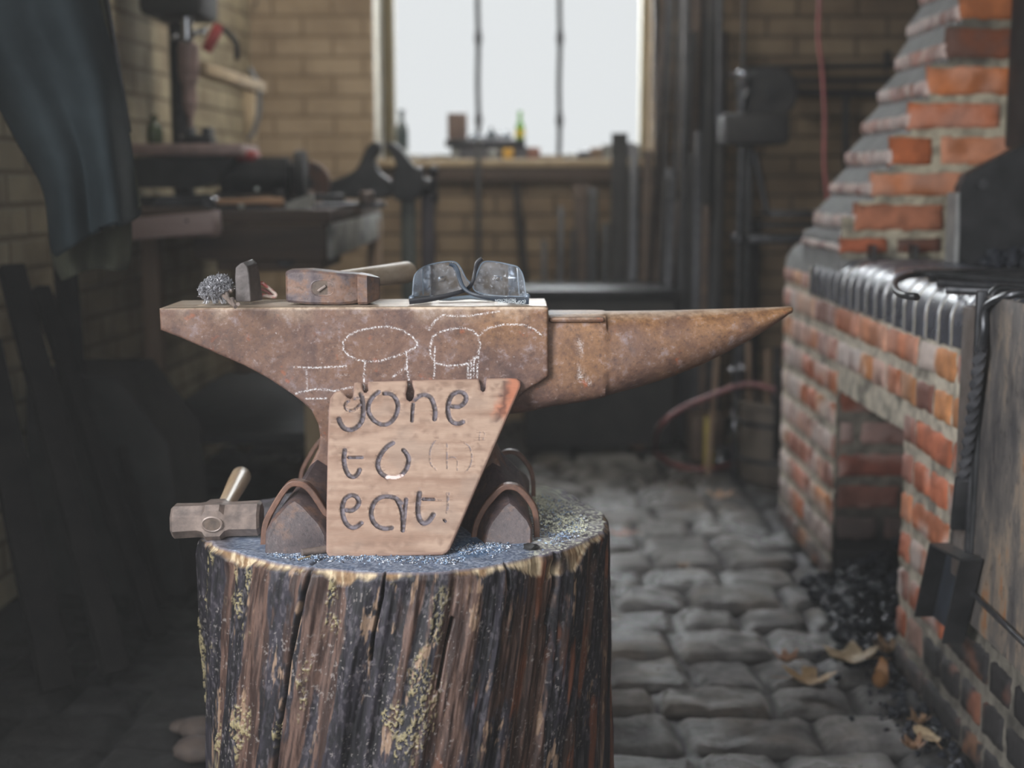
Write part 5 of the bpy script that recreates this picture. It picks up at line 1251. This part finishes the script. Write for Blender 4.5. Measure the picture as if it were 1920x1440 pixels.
# bottle on the drill table
def bottle(name, x, y, z, h, r, mat, lab, label=None, neck=.34):
    prof = [(r * .9, 0), (r, .004), (r, h * (1 - neck) - .02), (r * .86, h * (1 - neck)), (r * .42, h * (1 - neck * .7)), (r * .36, h - .012), (r * .46, h - .010), (r * .46, h)]
    o = MB().lathe(prof, (x, y, z), 24).make(name, mat, None, True, 50); tag(o, lab, 'bottle')
    if label: MB().lathe([(r + .0006, h * label[0]), (r + .0006, h * label[1])], (x, y, z), 24).make('paper_label', label[2], o)
    return o
gm, nt, b = newmat('green_bottle_glass'); b.inputs['Base Color'].default_value = (.16, .42, .04, 1); b.inputs['Transmission Weight'].default_value = .75; b.inputs['Roughness'].default_value = .12; b.inputs['IOR'].default_value = 1.3
dgm, nt, b = newmat('dark_green_bottle_glass'); b.inputs['Base Color'].default_value = (.05, .075, .03, 1); b.inputs['Transmission Weight'].default_value = .2; b.inputs['Roughness'].default_value = .12
p = P(291, 268, YD); bottle('glass_bottle', p.x, YD, zt, P(0, 216, YD).z - zt, .022, dgm, 'dark green glass bottle standing on the drill press table')
# clutter along the bench
def onb(px, Y): return Vector((P(px, 380, Y).x, Y, ZB))
wb = thing('file_bundle', onb(355, 3.7), 'bundle of dark files lying on the workbench under the drill table', 'files')
for k in range(5):
    a, b_ = onb(285 + 6 * k, 3.66 + .02 * k), onb(405 - 5 * k, 3.72 + .02 * k); z = .008 + .010 * (k % 3); a.z += z; b_.z += z + .006
    MB().obox(a, b_, .016, .007, .001).make('file', M['steel_dark'], wb)
h = thing('ball_peen_hammer', onb(440, 3.62), 'wooden handled hammer lying along the front of the workbench', 'hammer')
zz = ZB + .018; a, b_ = onb(402, 3.60), onb(532, 3.63); a.z = b_.z = zz
MB().tube([a, a.lerp(b_, .4), a.lerp(b_, .8), b_], [.008, .009, .013, .011], 12).make('handle', wood('orange_brown_handle', (.36, .19, .09), (.5, .30, .17), 0, 20, .4), h)
MB().tube([a + Vector((-.006, -.05, 0)), a + Vector((-.006, .045, 0))], [.016, .013], 12).make('head', M['steel_dark'], h)
GR = thing('bench_grinder', onb(500, 4.0), 'black bench grinder with a red guard on the workbench', 'grinder')
c = onb(485, 4.0); MB().box((c.x - .09, 3.93, ZB), (c.x + .09, 4.09, ZB + .03), .006).make('base', M['black_iron'], GR)
MB().tube([c + Vector((-.10, 0, .085)), c + Vector((.09, 0, .085))], .052, 20).make('motor', M['black_iron'], GR)
MB().box((c.x - .085, 3.96, ZB + .125), (c.x + .0, 4.06, ZB + .155), .01).make('red_cover', M['red'], GR)
MB().lathe([(.062, -.015), (.066, -.010), (.066, .010), (.062, .015)], c + Vector((.12, 0, .09)), 24, 'x').make('wheel_guard', M['soot'], GR)
MB().ball(P(481, 355, 3.92), .006, 2).make('switch', plain('bright_switch', (.6, .68, .66), None, 20, .3), GR)
w2 = thing('grinding_wheel', onb(575, 4.05), 'round brown grinding wheel standing on edge on the workbench near the vice', 'grinding wheel')
c = onb(578, 4.1); MB().lathe([(.060, -.02), (.064, -.016), (.064, .016), (.060, .02)], c + Vector((0, 0, .0645)), 28, 'y').make('wheel', plain('brown_abrasive', (.10, .045, .028), (.05, .035, .03), 30, .8), w2)
MB().lathe([(.02, -.026), (.02, .026)], c + Vector((0, 0, .0645)), 16, 'y').make('hub', M['black_iron'], w2)
bs = M['steel_dark']
def junk(name, lab, cat, px, Y, w, d, hgt, mat, rot=0, bev=.004):
    c = onb(px, Y); Mx = Matrix.Translation(c) @ Matrix.Rotation(rot, 4, 'Z')
    return tag(MB().box((-w / 2, -d / 2, 0), (w / 2, d / 2, hgt), bev, Mx).make(name, mat), lab, cat)
M['white_block'] = plain('pale_dusty_block', (.50, .50, .44), (.34, .34, .30), 25, .6)
m = MB().prism([(P(540, 388, 3.66).x, ZB), (P(541, 380, 3.66).x, ZB + .016), (P(585, 362, 3.66).x, ZB + .038), (P(585, 388, 3.66).x, ZB)], 3.62, 3.70, 'xz')
tag(m.make('pale_wedge', M['white_block']), 'pale wedge shaped block on the front edge of the workbench', 'block')
tag(MB().ball(onb(451, 3.57) + Vector((0, 0, .008)), .008, 2, (1.2, 1, .9)).make('white_pebble', M['white_block']), 'small white lump on the workbench edge in front of the hammer handle', 'lump')
junk('tin_box', 'low brown tin box on the workbench between grinder and grinding wheel', 'box', 548, 4.15, .07, .09, .09, plain('brown_tin', (.14, .075, .045), (.08, .05, .035), 20, .5))
junk('toolbox', 'flat black toolbox on the workbench behind the pale wedge', 'toolbox', 610, 3.95, .10, .09, .035, M['black_iron'], .2)
rg = thing('paper_rags', onb(560, 4.6), 'crumpled white paper rags at the back of the workbench under the wall', 'rags')
for k, (px, py) in enumerate(((545, 308), (605, 308))):
    MB().ball(Vector((P(px, py, 4.7).x, 4.7, ZB + .03)), .06, 3, (1.1, .6, .35), .10).make('rag', plain('white_rag', (.62, .64, .60), (.4, .42, .38), 40, .8), rg)
for k in range(16):
    px = 412 + 18 * k + random.uniform(-6, 6); Y = random.uniform(3.7, 4.7); a = onb(px, Y); r = random.uniform(0, PI); L = random.uniform(.03, .09)
    if px > 640 and Y > 4.0: Y = 3.8; a = onb(px, Y)
    if k % 3: o = MB().obox(a + Vector((-L * math.cos(r), -L * math.sin(r) * .5, .008)), a + Vector((L * math.cos(r), L * math.sin(r) * .5, .012)), .018, .014, .002)
    else: o = MB().lathe([(.018, 0), (.020, .003), (.020, .04), (.015, .045)], a, 14)
    tag(o.make('scrap_iron_piece', random.choice([M['steel_dark'], M['black_iron'], M['hammer'], M['wood_brown']])), 'small scrap in the clutter on the workbench, number ' * 0 + 'small scrap in the workbench clutter, ' + 'first second third fourth fifth sixth seventh eighth ninth tenth eleventh twelfth thirteenth fourteenth fifteenth last'.split()[k] + ' from the left', 'scrap', 'scrap pieces scattered on the workbench')
rd = tag(MB().tube([onb(405, 3.535) + Vector((0, 0, .006)), onb(705, 3.8) + Vector((0, 0, .008))], .006, 8).make('long_iron_rod', M['steel_dark']), 'long thin iron rod lying along the front edge of the workbench', 'iron rod')

# leg vice on the right end of the bench
YV = 4.35
LV = thing('leg_vice', (P(745, 0, YV).x, YV, 0), 'large black leg vice with open curved jaws at the right end of the workbench', 'vice')
def silh(pp, y0, y1, nm, mat, par):
    poly = [(P(a, b_, YV).x, P(a, b_, YV).z) for a, b_ in pp]; q = smooth_line([(a, b_, 0) for a, b_ in poly], 3, True)
    o = MB().prism([(p.x, p.y) for p in q], y0, y1, 'xz').make(nm, mat, par, True, 40)
    bv = o.modifiers.new('bevel', 'BEVEL'); bv.width = .008; bv.segments = 3; bv.limit_method = 'ANGLE'; bv.angle_limit = 1.0; return o
silh([(612, 345), (650, 330), (672, 315), (684, 290), (696, 270), (712, 268), (712, 284), (704, 300), (712, 322), (724, 332), (735, 345), (735, 368), (690, 374), (615, 366)], YV - .05, YV + .05, 'fixed_jaw', M['black_iron'], LV)
silh([(726, 268), (744, 272), (762, 292), (778, 312), (792, 322), (796, 345), (785, 372), (752, 376), (738, 366), (738, 330), (744, 312), (738, 292), (728, 280)], YV - .05, YV + .05, 'moving_jaw', M['black_iron'], LV)
MB().lathe([(.022, 0), (.026, .006), (.026, .03), (.018, .036)], Vector((P(786, 0, YV).x, YV - .02, P(0, 350, YV).z)), 18, 'x').make('screw_boss', M['black_iron'], LV)
MB().tube([P(735, 345, YV), P(815, 345, YV)], .016, 14).make('screw', M['black_iron'], LV)
MB().tube([P(812, 310, YV - .03), P(818, 380, YV - .03)], .008, 10).make('handle_bar', M['black_iron'], LV)
for px, py in ((812, 320), (785, 322)): MB().ball(P(px, py, YV - .03), .019, 2, (1, 1, .9)).make('handle_ball', M['steel_dark'], LV)
MB().box((P(748, 0, YV).x, YV - .03, .02), (P(776, 0, YV).x, YV + .03, P(0, 372, YV).z), .006).make('leg', plain('dark_green_iron', (.035, .045, .038), (.055, .06, .05), 20, .45, .1), LV)
MB().box((P(786, 0, YV).x, YV - .02, .35), (P(812, 0, YV).x, YV + .02, P(0, 362, YV).z), .006).make('spring_leg', plain('purple_black_iron', (.045, .036, .042), (.03, .025, .03), 20, .5, .1), LV)

# ================================================================== LEFT: COAT AND LEANING BARS
def lerpl(l, t):
    f = t * (len(l) - 1); i = min(int(f), len(l) - 2); return l[i].lerp(l[i + 1], f - i)
def coat():
    Yc = 2.35; Lc = [(-60, -120), (-60, 60), (30, 250), (85, 350), (100, 455), (112, 472)]; Rc = [(150, -120), (185, 20), (215, 120), (236, 240), (259, 385), (255, 392)]
    C_ = thing('hanging_coat', P(120, 420, Yc), 'dark blue-grey work coat with an olive lining hanging at the left edge', 'coat')
    def sheet(L_, R_, y0, amp, seed, n_=60, m_=90, cur=.05):
        ls = smooth_line([(a, b_, 0) for a, b_ in L_], 12); rs = smooth_line([(a, b_, 0) for a, b_ in R_], 12)
        v = []
        for j in range(m_):
            t = j / (m_ - 1); a = lerpl(ls, t); b_ = lerpl(rs, t)
            for i in range(n_):
                s_ = i / (n_ - 1); px = a.x + (b_.x - a.x) * s_; py = a.y + (b_.y - a.y) * s_ + 6 * math.sin(s_ * 7 + seed) * t
                fold = amp * math.sin(s_ * 11 + seed + 1.2 * t) * (.35 + .65 * t) + amp * .9 * float(fbm(s_ * 3 - t * 1.2, t * 1.6, seed, 2, 7) - .5) - cur * math.sin(PI * s_)
                v.append(P(px, py, y0 + fold))
        i = np.arange(n_ - 1)[None] + np.arange(m_ - 1)[:, None] * n_
        return v, np.stack([i, i + 1, i + n_ + 1, i + n_], -1).reshape(-1, 4).tolist()
    cl = plain('blue_grey_work_cloth', (.032, .045, .052), (.017, .026, .031), 8, .8, 0, .2, spec=.2); ol = plain('olive_lining', (.085, .088, .062), (.05, .053, .038), 9, .9, 0, .2, spec=.2)
    o = obj('coat_front', sheet(Lc, Rc, Yc, .035, 2.0), cl, C_); s_ = o.modifiers.new('solid', 'SOLIDIFY'); s_.thickness = .006
    o = obj('coat_lining', sheet([(100, -120), (112, 0), (150, 200), (200, 330), (205, 380), (180, 440)], [(172, -120), (205, 60), (235, 220), (262, 370), (264, 392), (240, 402)], Yc + .035, .015, 5.0, 40, 80, .01), ol, C_); s_ = o.modifiers.new('solid', 'SOLIDIFY'); s_.thickness = .004
    o = obj('coat_tail', sheet([(92, 400), (96, 440), (100, 480), (118, 520)], [(244, 385), (245, 430), (244, 480), (238, 498)], Yc + .07, .02, 8.0, 40, 40, .0), ol, C_); s_ = o.modifiers.new('solid', 'SOLIDIFY'); s_.thickness = .004
    MB().tube([P(40, -118, Yc + .06), P(40, -135, Yc + .10), P(40, -120, Yc + .22)], .006, 8).make('coat_loop', M['black_iron'], C_)
coat()
M['tar'] = plain('tarred_black_timber', (.006, .006, .006), (.016, .014, .013), 14, .85, 0, .3, spec=.2)  # kept near black so these pieces barely show
o = tag(MB().box((-1.0, 2.30, P(0, -150, 2.4).z), (-.55, 2.50, P(0, -150, 2.4).z + .05), .004).make('coat_rail', M['wood_dark']), 'dark timber rail above the frame from which the coat hangs', 'rail')
k = 0
for (x0, y0, x1, y1, Y0, Y1, w_) in ((20, 500, 235, 1330, 2.85, 2.5, .05), (75, 540, 330, 1300, 3.0, 2.7, .035), (120, 470, 175, 1200, 3.2, 3.1, .05), (160, -146, 228, 250, 2.46, 2.46, .03), (-30, 640, 130, 1400, 2.7, 2.4, .06), (225, 840, 330, 1240, 3.1, 2.9, .02)):
    a = P(x0, y0, Y0); b_ = P(x1, y1, Y1)
    if b_.z < .02:
        t = (a.z - .02) / (a.z - b_.z); b_ = a.lerp(b_, t)
    elif k != 3 and Y0 < 3.2: b_ = a + (b_ - a) * ((a.z - .02) / (a.z - b_.z))
    tag(MB().obox(a, b_, w_, .03, .003).make('hanging_strap' if k == 3 else 'leaning_timber', M['tar']),
        ['thick dark timber leaning in the shadows below the coat', 'thinner dark timber leaning to the right of the thick one below the coat', 'upright dark post in the shadows below the coat hem', 'narrow dark strap hanging behind the coat edge', 'broad dark plank at the left edge below the coat', 'thin dark rod leaning in the shadows left of the club hammer'][k], 'strap' if k == 3 else 'timber', None if k == 3 else 'dark timbers leaning by the left wall'); k += 1
m = MB().prism([(-1.10, .0), (-.74, .0), (-.77, .35), (-.88, .50), (-1.08, .50)], 3.10, 3.42, 'xz')  # added dark shape where only darkness lies before the workbench
tag(m.make('coal_sack', M['soot']), 'black sooty sack slumped in the dark in front of the workbench', 'sack')

# ================================================================== BACKGROUND, MIDDLE: WINDOW SILL, STOCK RACK
zs_ = wz
def sill(px, Y=5.62): return Vector((P(px, 300, Y).x, Y, zs_))
zz = lambda py, Y=5.62: P(900, py, Y).z
bottle('cut_bottle', sill(754).x, 5.62, zs_, zz(206) - zs_, .025, plain('blue_black_glass', (.05, .07, .07), (.03, .045, .045), 20, .2), 'dark blue bottle standing in the left corner of the window sill', (.05, .22, plain('white_bottle_paper', (.62, .66, .64), None, 30, .7)))
bb = sill(918)
plk = thing('sill_crate', (sill(925).x, 5.62, zs_), 'low dark crate standing on the middle of the window sill', 'crate')
MB().box((sill(862).x, 5.57, zs_), (sill(1003).x, 5.69, zz(276)), .004).make('crate_body', plain('dark_blue_grey_crate', (.07, .07, .085), (.12, .12, .13), 20, .7), plk)
MB().box((sill(836).x, 5.56, zz(276)), (sill(985).x, 5.70, zz(262)), .003).make('crate_lid', M['steel_dark'], plk)
MB().box((sill(846).x, 5.58, zs_), (sill(861).x, 5.66, zz(277)), .003).make('crate_leg', M['grey_paint'], plk)
tag(MB().box((sill(840).x, 5.58, zz(262)), (sill(876).x, 5.66, zz(213)), .005).make('cardboard_carton', plain('brown_card', (.20, .14, .115), (.14, .10, .085), 20, .8)), 'brown carton standing on the left end of the sill crate', 'carton')
for k, (a, b_, c_) in enumerate(((888, 262, 248), (905, 262, 250), (921, 262, 238), (936, 262, 247), (950, 262, 245), (1000, 262, 254))):
    if k == 5: continue
    tag(MB().lathe([(.018, 0), (.020, .004), (.018, (zz(c_) - zz(b_)) * .55), (.006, (zz(c_) - zz(b_)) * .8), (.004, zz(c_) - zz(b_))], Vector((sill(a).x, 5.62, zz(262))), 14).make('small_jar', [plain('grey_blue_jar', (.10, .13, .15), (.06, .08, .09), 20, .4), M['steel_dark']][k % 2]),
        'small dark pot on top of the sill crate, ' + ['first', 'second', 'third', 'fourth', 'last'][k] + ' from the carton', 'pot', 'small pots on the sill crate')
bottle('beer_bottle', sill(975).x, 5.62, zz(262), zz(209) - zz(262), .019, gm, 'bright green bottle with a yellow label on top of the sill crate', (.08, .38, plain('yellow_label', (.75, .58, .05), None, 30, .6)), .5)
tag(MB().lathe([(.014, 0), (.021, .004), (.022, .036), (.020, .040)], Vector((sill(953).x, 5.545, zs_)), 18).make('orange_pot', plain('orange_plastic', (.72, .42, .06), (.6, .33, .05), 20, .4)), 'small orange pot standing in front of the sill crate', 'pot')
tag(MB().lathe([(.018, 0), (.022, .004), (.022, .034), (.018, .038)], Vector((sill(925).x, 5.545, zs_)), 18).make('grey_tin', plain('pale_tin', (.36, .37, .36), (.25, .26, .25), 20, .4, .3)), 'small pale tin standing left of the orange pot on the sill', 'tin')
tag(MB().box((sill(989).x, 5.545, zs_), (sill(1012).x, 5.60, zz(277)), .004).make('terracotta_block', plain('terracotta', (.28, .14, .10), (.2, .10, .08), 20, .8)), 'reddish block at the right end of the sill crate', 'brick')
for k, (px, py, w_, h_) in enumerate(((775, 296, .05, .012), (800, 296, .04, .016), (1035, 296, .05, .012), (1070, 293, .04, .022), (1095, 290, .05, .032), (1118, 286, .05, .045), (1140, 282, .05, .058), (1180, 280, .04, .066))):
    c = sill(px, 5.60); tag(MB().box((c.x - w_ / 2, 5.56, zs_), (c.x + w_ / 2, 5.64, zs_ + h_), .004).make('sill_scrap', [M['grey_paint'], M['steel_dark'], M['wood_brown']][k % 3]), 'small scrap on the window sill, ' + ['first', 'second', 'third', 'fourth', 'fifth', 'sixth', 'seventh', 'last'][k] + ' from the left', 'scrap', 'scraps on the window sill')
# bars and boards standing under and beside the window: x,y of top; x at the floor; depth; width
bars = [((897, 262), 896, 5.40, .018), ((967, 345), 1012, 5.40, .022), ((1052, 388), 1050, 5.34, .022), ((1090, 345), 1094, 5.36, .058), ((1112, 352), 1108, 5.30, .040), ((1162, 250), 1160, 5.28, .060), ((1190, 272), 1186, 5.30, .036), ((1215, 282), 1206, 5.24, .034),
        ((1136, 420), 1132, 5.25, .03), ((1075, 430), 1074, 5.28, .02), ((1020, 450), 1022, 5.36, .018), ((1232, 330), 1226, 5.2, .03),
        ((1258, -60), 1205, 5.20, .012), ((1262, -60), 1232, 5.15, .014), ((1288, -60), 1284, 5.1, .030), ((1306, -60), 1300, 5.1, .032), ((1322, -40), 1312, 5.15, .022), ((1340, -60), 1336, 5.1, .036), ((1352, -60), 1350, 5.05, .020), ((1246, -60), 1222, 5.3, .020), ((1300, 60), 1262, 5.0, .024), ((1330, 40), 1322, 5.0, .016), ((1275, -40), 1258, 5.25, .016), ((1362, 60), 1356, 5.2, .018), ((1228, -60), 1244, 5.35, .016)]
bars += [((1245 + 13 * i + random.uniform(-4, 4), random.uniform(240, 420)), 1240 + 14 * i, 4.95 + .02 * (i % 3), random.uniform(.014, .03)) for i in range(9)]
mats = [M['black_iron'], M['soot'], M['steel_dark'], M['wood_dark']]
ORD = 'first second third fourth fifth sixth seventh eighth ninth tenth eleventh twelfth thirteenth fourteenth fifteenth sixteenth seventeenth eighteenth nineteenth twentieth twenty-first twenty-second twenty-third'.split()
rk1 = {k: i for i, k in enumerate(sorted([k for k in range(12) if k not in (0, 1, 5)], key=lambda k: bars[k][0][0]))}; rk2 = {k: i for i, k in enumerate(sorted(range(12, len(bars)), key=lambda k: bars[k][0][0]))}
for k, ((px, py), fx, Y, w_) in enumerate(bars):
    a = P(px, py, Y); a.z = min(a.z, 2.3); b_ = Vector((PX(fx, Y - .1), Y - .1, .03))
    lab = 'dark metal bar in the stock right of the window, ' + (ORD[rk2[k]] if k in rk2 else '') + ' from the window edge'; grp = 'bars beside the window'
    if k < 12: lab = ORD[rk1.get(k, 0)] + ' from the left of the straight dark bars on the wall under the window'; grp = 'bars under the window'
    if k == 5: lab = 'thick black plank whose top stands above the window sill'
    if k == 1: lab = 'dark bar leaning at a slant to the left of the planks below the window'
    if k == 0: lab = 'slim rod standing alone in front of the left glazing bar'
    mt = mats[k % 4] if k not in (12, 13) else M['steel_dark']
    tag(MB().obox(a, b_, w_, .02 if w_ > .02 else w_, .002).make('stock_bar', mt), lab, 'bar', None if k in (0, 1, 5) else grp)
# pale split laths hanging by the right reveal
for k, (x0, x1) in enumerate(((1218, 1212), (1232, 1228))):
    tag(MB().obox(P(x0, -30, 5.40), P(x1, 290, 5.38), .02, .012, .002).make('pale_lath', M['wood_pale']), ['pale lath beside the right edge of the window', 'pale lath to the right of its neighbour by the window edge'][k], 'lath')
tag(MB().obox(P(480, 0, 5.46) * 1, P(480, 10, 5.46), .01, .01).make('wall_hook', M['steel_dark']), 'small iron hook high in the corner of the far wall', 'hook')
# low dark chest and anvil-high trunk along the far wall
CH = thing('storage_chest', (PX(1120, 4.95), 4.95, 0), 'long black storage chest against the far wall behind the anvil horn', 'chest')
x0, x1 = PX(985, 4.95), PX(1262, 4.95)
MB().box((x0, 4.80, .015), (x1, 5.16, P(0, 560, 4.8).z), .006).make('chest_body', M['soot'], CH)
MB().box((x0 - .01, 4.79, P(0, 560, 4.8).z), (x1 + .01, 5.17, P(0, 542, 4.8).z), .006).make('chest_lid', M['black_iron'], CH)
# ================================================================== BACKGROUND, RIGHT
YM = 4.75
ST = thing('belt_machine', (PX(1400, YM), YM, 0), 'tall dark machine with slim upright and round wheel right of the window', 'machine')
x = PX(1388, YM)
MB().tube([(x, YM, .02), (x, YM, P(0, 150, YM).z)], .012, 12).make('upright', M['steel_dark'], ST)
MB().tube([(x, YM, P(0, 150, YM).z), (x + .002, YM, 2.45)], .006, 8).make('upper_rod', M['black_iron'], ST)
MB().lathe([(.018, 0), (.022, .006), (.022, .05), (.014, .06)], (x, YM, P(0, 165, YM).z), 14).make('clamp', M['chrome'], ST)
MB().tube([P(1368, 138, YM - .03), P(1402, 146, YM - .03)], .008, 8).make('clamp_screw', M['chrome'], ST)
MB().lathe([(.018, 0), (.018, .08)], (x, YM, P(0, 205, YM).z), 12).make('collar', M['steel_dark'], ST)
MB().lathe([(.085, -.03), (.092, -.024), (.092, .024), (.085, .03)], P(1442, 175, YM + .04), 30, 'y').make('wheel', M['soot'], ST)
MB().lathe([(.02, -.04), (.02, .04)], P(1442, 175, YM + .04), 14, 'y').make('wheel_hub', M['black_iron'], ST)
MB().box((PX(1350, YM), YM - .05, P(0, 272, YM).z), (PX(1475, YM), YM + .10, P(0, 212, YM).z), .02).make('gear_box', M['soot'], ST)
MB().tube([P(1395, 182, YM - .06), P(1402, 168, YM - .06)], .004, 6).make('oil_pipe', M['chrome'], ST)
MB().box((PX(1400, YM), YM, .02), (PX(1412, YM), YM + .05, P(0, 275, YM).z), .004).make('rear_post', M['black_iron'], ST)
MB().tube([P(1415, 285, YM), P(1438, 395, YM)], .010, 8).make('brace', M['steel_dark'], ST)
MB().lathe([(.02, 0), (.026, .006), (.026, .03), (.02, .036)], (x, YM, P(0, 458, YM).z), 14).make('foot_collar', M['steel_dark'], ST)
SHF = thing('tool_shelf', (PX(1500, YM), YM + .05, 0), 'dark shelf of stacked metal bars beside the bright upright', 'shelf')
for k, (py, h_, px0) in enumerate(((395, .022, 1440), (418, .016, 1425), (440, .030, 1402))):
    a = P(px0, py, YM); MB().box((a.x, YM - .02, a.z - h_), (1.15, YM + .14, a.z), .006).make('shelf_board', [M['steel_dark'], M['black_iron'], M['steel_dark']][k], SHF)
for xx in (PX(1412, YM + .1), 1.10): MB().box((xx, YM + .1, .0), (xx + .03, YM + .13, P(0, 395, YM).z - .03), .003).make('shelf_post', M['soot'], SHF)
for k, (py0, py1) in enumerate(((128, 122), (155, 150), (172, 176))):
    tag(MB().tube([P(1400 + 60 * (k == 1) + 90 * (k == 2), py0, 5.35), P(1700, py1, 5.35)], .011 + .004 * (k == 2), 8).make('wall_rail', M['black_iron']), ['topmost dark rail running along the far wall beside the forge', 'middle dark rail running along the far wall beside the forge', 'lowest dark rail running along the far wall beside the forge'][k], 'rail', 'rails on the far wall')
for k, (px, y0, y1) in enumerate(((1586, 180, 330), (1664, 95, 130))):
    tag(MB().obox(P(px, y0, 5.32), P(px, y1, 5.32), .03, .02, .002).make('wall_bracket', M['black_iron']), ['dark bar hanging below the wall rails beside the forge', 'short dark bracket above the wall rails near the chimney'][k], 'bracket')
pts = smooth_line([P(1540, -60, 4.3), P(1534, 60, 4.3), P(1541, 130, 4.3), P(1546, 220, 4.3), P(1545, 300, 4.3), P(1552, 380, 4.3), P(1560, 470, 4.3)], 6)
tag(MB().tube(pts, .0055, 8).make('red_cable', plain('faded_red_cable', (.36, .075, .07), None, 20, .5)), 'thin red cable hanging from above, left of the stepped chimney', 'cable')
# barrel with tools
BY = 4.38; bc = Vector((PX(1384, BY) + .165, BY, 0)); zt_ = P(0, 745, BY).z
BR = thing('tool_barrel', bc, 'worn dark metal tub standing on the cobbles behind the forge corner', 'tub')
MB().lathe([(.135, 0), (.140, .01), (.160, zt_ - .02), (.168, zt_ - .012), (.168, zt_), (.156, zt_), (.150, zt_ - .02), (.128, .02)], bc, 36).make('shell', plain('worn_brown_tub', (.085, .07, .058), (.15, .125, .10), 14, .55, .1), BR)
for z_ in (.07, zt_ - .07): MB().lathe([(.142 + z_ * .08, z_ - .008), (.147 + z_ * .08, z_ - .006), (.147 + z_ * .08, z_ + .006), (.142 + z_ * .08, z_ + .008)], bc, 36).make('hoop', M['steel_dark'], BR)
for k, (x0, y0, x1, mt) in enumerate(((1403, 640, 1420, M['wood_brown']), (1390, 630, 1392, M['steel_dark']), (1440, 655, 1450, M['wood_brown']), (1458, 650, 1462, M['steel_dark']), (1345, 665, 1338, M['wood_brown']))):
    a = P(x0, y0, BY + .05); b_ = Vector((PX(x1, BY), BY, .06 if k < 4 else .01)); 
    tag(MB().tube([a, b_], .0095, 8).make(['long_tool', 'iron_rod', 'hand_tool', 'iron_rod', 'wooden_stick'][k], mt), ['brown wooden tool handle sticking out of the tub', 'thin grey rod sticking out of the tub next to the brown handle', 'short wooden handle at the right side of the tub', 'thin grey rod at the right side of the tub', 'slim wooden stick standing left of the tub'][k], ['tool', 'rod', 'tool', 'rod', 'stick'][k])
tg = thing('water_tap', P(1382, 692, 4.3), 'small bright metal tap in front of the dark stock bars', 'tap')
MB().tube([P(1370, 694, 4.3), P(1394, 690, 4.3)], .008, 10).make('tap_body', M['chrome'], tg)
MB().ball(P(1372, 694, 4.29), .011, 2).make('tap_end', M['chrome'], tg); MB().ball(P(1392, 690, 4.29), .011, 2).make('tap_end', M['chrome'], tg)
MB().tube([P(1382, 692, 4.3), Vector((P(1382, 692, 4.3).x, 4.32, .0))], .007, 8).make('tap_pipe', M['steel_dark'], tg)
pts = smooth_line([P(1466, 735, 4.25), P(1400, 720, 4.3), P(1335, 742, 4.3), P(1275, 768, 4.3), P(1238, 800, 4.32), PZ(1228, 838, .012), PZ(1240, 858, .010), PZ(1280, 876, .010), PZ(1340, 878, .010), PZ(1400, 862, .010), PZ(1440, 850, .012)], 7)
tag(MB().tube(pts, .009, 10).make('red_hose', plain('dark_red_hose', (.16, .048, .045), (.11, .035, .034), 20, .5)), 'dark red hose looping from the tub down onto the cobbles', 'hose')
kt = thing('foot_lamp', PZ(1348, 868, .0), 'small black dome with a bright top on the cobbles beside the tub', 'lamp')
MB().lathe([(.055, 0), (.058, .01), (.050, .035), (.028, .055), (.008, .06)], PZ(1352, 868, .005), 22).make('dome', plain('shiny_black_enamel', (.025, .028, .034), None, 20, .12, 0, 0, spec=1), kt)
MB().tube(smooth_line([P(1372, 768, 4.15), P(1378, 790, 4.15), P(1374, 815, 4.15), PZ(1362, 852, .03)], 5), .007, 8).make('curved_arm', M['chrome'], kt)
tag(MB().box((PX(1330, 4.5), 4.48, 0), (PX(1346, 4.5), 4.52, P(0, 782, 4.5).z), .003).make('yellow_tin', plain('mustard_tin', (.42, .32, .04), (.30, .23, .05), 20, .5)), 'narrow mustard yellow tin on the floor behind the black dome', 'tin')
tag(MB().box((PX(1300, 4.7), 4.62, 0), (PX(1362, 4.7), 4.78, P(0, 775, 4.7).z), .008).make('low_box', M['wood_dark']), 'low dark wooden box on the floor behind the mustard tin', 'box')
tag(MB().obox(PZ(1452, 905, .0) + Vector((0, 0, .02)), P(1462, 690, 4.0), .02, .012, .002).make('leaning_strip', M['soot']), 'thin black strip leaning against the far corner of the forge', 'strip')
# stones lying in the dark at the left of the stump
for k, (px, py, s_) in enumerate(((378, 1375, .032), (372, 1415, .034), (345, 1368, .02))):
    m = MB().ball(PZ(px, py, .0) + Vector((0, 0, s_ * .3)), s_, 3, (1.2, 1, .6), .05)
    tag(m.make('floor_stone', plain('brown_grey_stone', (.12, .09, .075), (.07, .055, .05), 30, .8)), ['upper brown stone in the dark left of the stump base', 'lower brown stone in the dark left of the stump base', 'small brown stone at the far left of the three near the stump'][k], 'stone')
l_ = PZ(258, 1046, .02); 
leaf(258, 1046, .026, .4, (.45, .20, .06), .8, 'orange leaf alone in the dark left of the club hammer', z=.012)

# ================================================================== ADDED HAZE THAT LIFTS THE BLACKS
m = bpy.data.materials.new('forge_haze'); m.use_nodes = True; nt = m.node_tree; nt.nodes.clear()
o_ = nt.nodes.new('ShaderNodeOutputMaterial'); vs_ = nt.nodes.new('ShaderNodeVolumeScatter'); vs_.inputs['Density'].default_value = .019; vs_.inputs['Color'].default_value = (.95, .95, .93, 1); vs_.inputs['Anisotropy'].default_value = .25
nt.links.new(vs_.outputs[0], o_.inputs['Volume'])
hz = MB().box((-1.05, -.3, .0), (2.35, 5.48, 2.45)).make('smoke_haze', m, None, False); tag(hz, 'thin smoky haze filling the air of the forge room', 'haze', kind='stuff')
